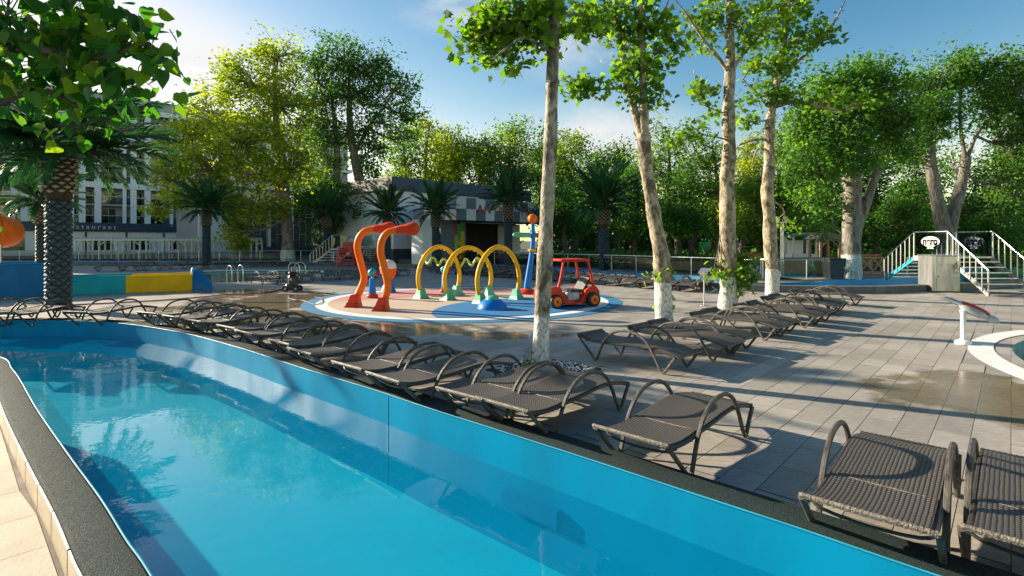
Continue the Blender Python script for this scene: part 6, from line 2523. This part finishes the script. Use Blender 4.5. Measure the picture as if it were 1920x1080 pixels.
def palm(base, H, rt, spread, label, seed, singles=False, nf=44, group='palms', bulb=.30, elmax=80):
    rg = np.random.default_rng(seed)
    base = Vector(base)
    o = thing('palm_tree', label, 'palm', base, 0, group)
    t = MB()
    zb = H * (1 - bulb)
    t.lathe([(rt * 1.16, 0), (rt * .98, .25), (rt * .92, zb * .5), (rt * .92, zb), (rt * 1.05, zb + .05)], 16)
    tr = t.build('trunk', M['palmtrunk'], o, True, world=False)
    t = MB()
    t.lathe([(rt * 1.05, zb + .05), (rt * 1.30, zb + .3 * (H - zb)), (rt * 1.36, zb + .62 * (H - zb)), (rt * 1.45, H * .975), (rt * .9, H + .12), (rt * .4, H + .3)], 18)
    t.build('fibre_crown', M['fibre'], o, True, world=False)

    def scales(z0, z1, rad, mat, nm, nring, dz, hgt, par, wmul=1.0, dp=.035):
        tpl = MB()
        w = 2 * math.pi * rad / nring * .5 * wmul
        tpl.add([(0, -w, 0), (0, w, 0), (0, 0, hgt), (0, 0, -hgt), (dp, 0, hgt * .15), (dp * .8, -w * .5, 0), (dp * .8, w * .5, 0)], [(3, 5, 0), (0, 5, 2), (5, 4, 2), (3, 4, 5), (3, 6, 4), (4, 6, 2), (6, 1, 2), (3, 1, 6)])
        me = tpl.mesh(nm, mat) if singles else None
        acc = MB()
        k = 0
        z = z0
        row = 0
        while z < z1:
            rr = rad(z) if callable(rad) else rad
            for i in range(nring):
                a = 2 * math.pi * (i + .5 * (row % 2)) / nring
                rz_ = a + rg.normal() * .03
                loc = (rr * math.cos(a), rr * math.sin(a), z + rg.normal() * .01)
                if singles:
                    obj(nm, me, par, loc, (0, rg.normal() * .08 - .10, rz_), (1, 1, 1))
                else:
                    c_, s_ = math.cos(rz_), math.sin(rz_)
                    acc.add([(loc[0] + p[0] * c_ - p[1] * s_, loc[1] + p[0] * s_ + p[1] * c_, loc[2] + p[2]) for p in tpl.v], tpl.f)
            z += dz
            row += 1
        if not singles:
            q = acc.build(nm + 's', mat, par, False, world=False)
            q['kind'] = 'stuff'

    s_ = rt / .30
    scales(.1, zb, rt * .955, M['palmscale'], 'trunk_scale', 7, .118 * s_, .100 * s_, o, .93, .075 * s_)
    scales(zb + .18 * (H - zb), zb + .80 * (H - zb), rt * 1.36, M['boot'], 'cut_boot', 9, .125 * s_, .055 * s_, o, .74, .085)
    fm = [frond_mesh(spread, dd, seed=seed * 10 + q) for q, dd in enumerate((.12, .32, .55, .8))]
    ga = math.pi * (3 - math.sqrt(5))
    for i in range(nf):
        f = i / (nf - 1)
        el = R(elmax - (elmax + 6) * f ** .95) + rg.normal() * .08
        az = i * ga + rg.normal() * .12
        q = min(3, int(f * 4))
        s = (.72 + .34 * math.sin(math.pi * min(1, f + .2))) * rg.uniform(.92, 1.08)
        obj('frond', fm[q], o, (rt * .5 * math.cos(az), rt * .5 * math.sin(az), H + .12 - .25 * f), (rg.normal() * .25, -el, az), (s, s, s))
    return o


palm(GR(110, 579), 4.75, .285, 2.95, 'big palm with dark scaly trunk standing on the deck at left', 51, True, 58, bulb=.33, elmax=36)
for k, (px, d, yc, rt, sp, lab) in enumerate([(79, 30, 372, .26, 2.6, 'palm behind the blue slide panels, left of the big palm'), (387, 40, 392, .26, 2.4, 'palm rising through the right end of the pergola'), (613, 46, 400, .27, 2.3, 'dark palm behind the far stair bridge'),
                                             (726, 38, 402, .24, 2.0, 'palm behind the orange snake showers in front of the white wall'), (817, 37, 396, .24, 2.1, 'palm above the leftmost yellow hoop'), (953, 36, 374, .26, 2.15, 'palm in front of the checkered canopy'),
                                             (1132, 33, 385, .27, 2.7, 'palm by the railing between the toy car and the leaning plane tree')]):
    palm((PX(px, 452, d).x, d, .0 if px in (79,) else .2), CAMZ - (yc - HY) / F * d - .2, rt, sp, lab, 60 + k, False, 46, bulb=.34)

# ---- tree pit with white pebbles -----------------------------------------------------
c = GR(1013, 692) + Vector((.05, -.05, 0))
pit = thing('tree_pit', 'square bed of white pebbles round the foreground plane tree', 'tree pit', (c.x, c.y, 0))
t = MB()
t.box((c.x, c.y, -.001), (1.24, 1.24, .008), UA)
t.build('soil', M['soil'], pit)
for sgn, dr, ln in ((1, U, V), (-1, U, V), (1, V, U), (-1, V, U)):
    t = MB()
    p = c + dr * (sgn * .62)
    t.beam(p - ln * .64 + Vector((0, 0, .005)), p + ln * .64 + Vector((0, 0, .005)), .018, .03)
    t.build('edging', M['dark'], pit)
t = MB()
rg = np.random.default_rng(5)
for k in range(620):
    a, b2 = rg.uniform(-.58, .58, 2)
    if math.hypot(a, b2) < .17:
        continue
    p = c + U * a + V * b2
    r = rg.uniform(.016, .032)
    z = rg.uniform(.012, .045)
    q = [(r, 0, 0), (-r, 0, 0), (0, r * .8, 0), (0, -r * .8, 0), (0, 0, r * .7), (0, 0, -r * .5)]
    ra = rg.uniform(0, 6.28)
    t.add([(p.x + x * math.cos(ra) - y * math.sin(ra), p.y + x * math.sin(ra) + y * math.cos(ra), z + zz) for x, y, zz in q], [(0, 2, 4), (2, 1, 4), (1, 3, 4), (3, 0, 4), (2, 0, 5), (1, 2, 5), (3, 1, 5), (0, 3, 5)])
M['pebble'] = simple('white_pebble', (.66, .66, .64), .6, var=.2, vscale=9)
q = t.build('pebbles', M['pebble'], pit, 'all')
q['kind'] = 'stuff'
sp = thing('weed', 'small green weed growing beside the foreground plane trunk', 'plant', (c.x - .22, c.y - .05, .03))
pts = np.array([[rg.normal() * .05, rg.normal() * .05, abs(rg.normal()) * .09 + .03] for _ in range(40)])
obj('leaves', leaf_mesh('leaves', pts, .07, 'diamond', L_near, rg.uniform(.3, 1, 40), .2, -.5, rg), sp)
t = MB()
for k in range(4):
    t.tube([(0, 0, 0), (rg.normal() * .03, rg.normal() * .03, .09), (rg.normal() * .08, rg.normal() * .08, .2)], .004, 4)
t.build('stems', M['rachis'], sp, False, world=False)
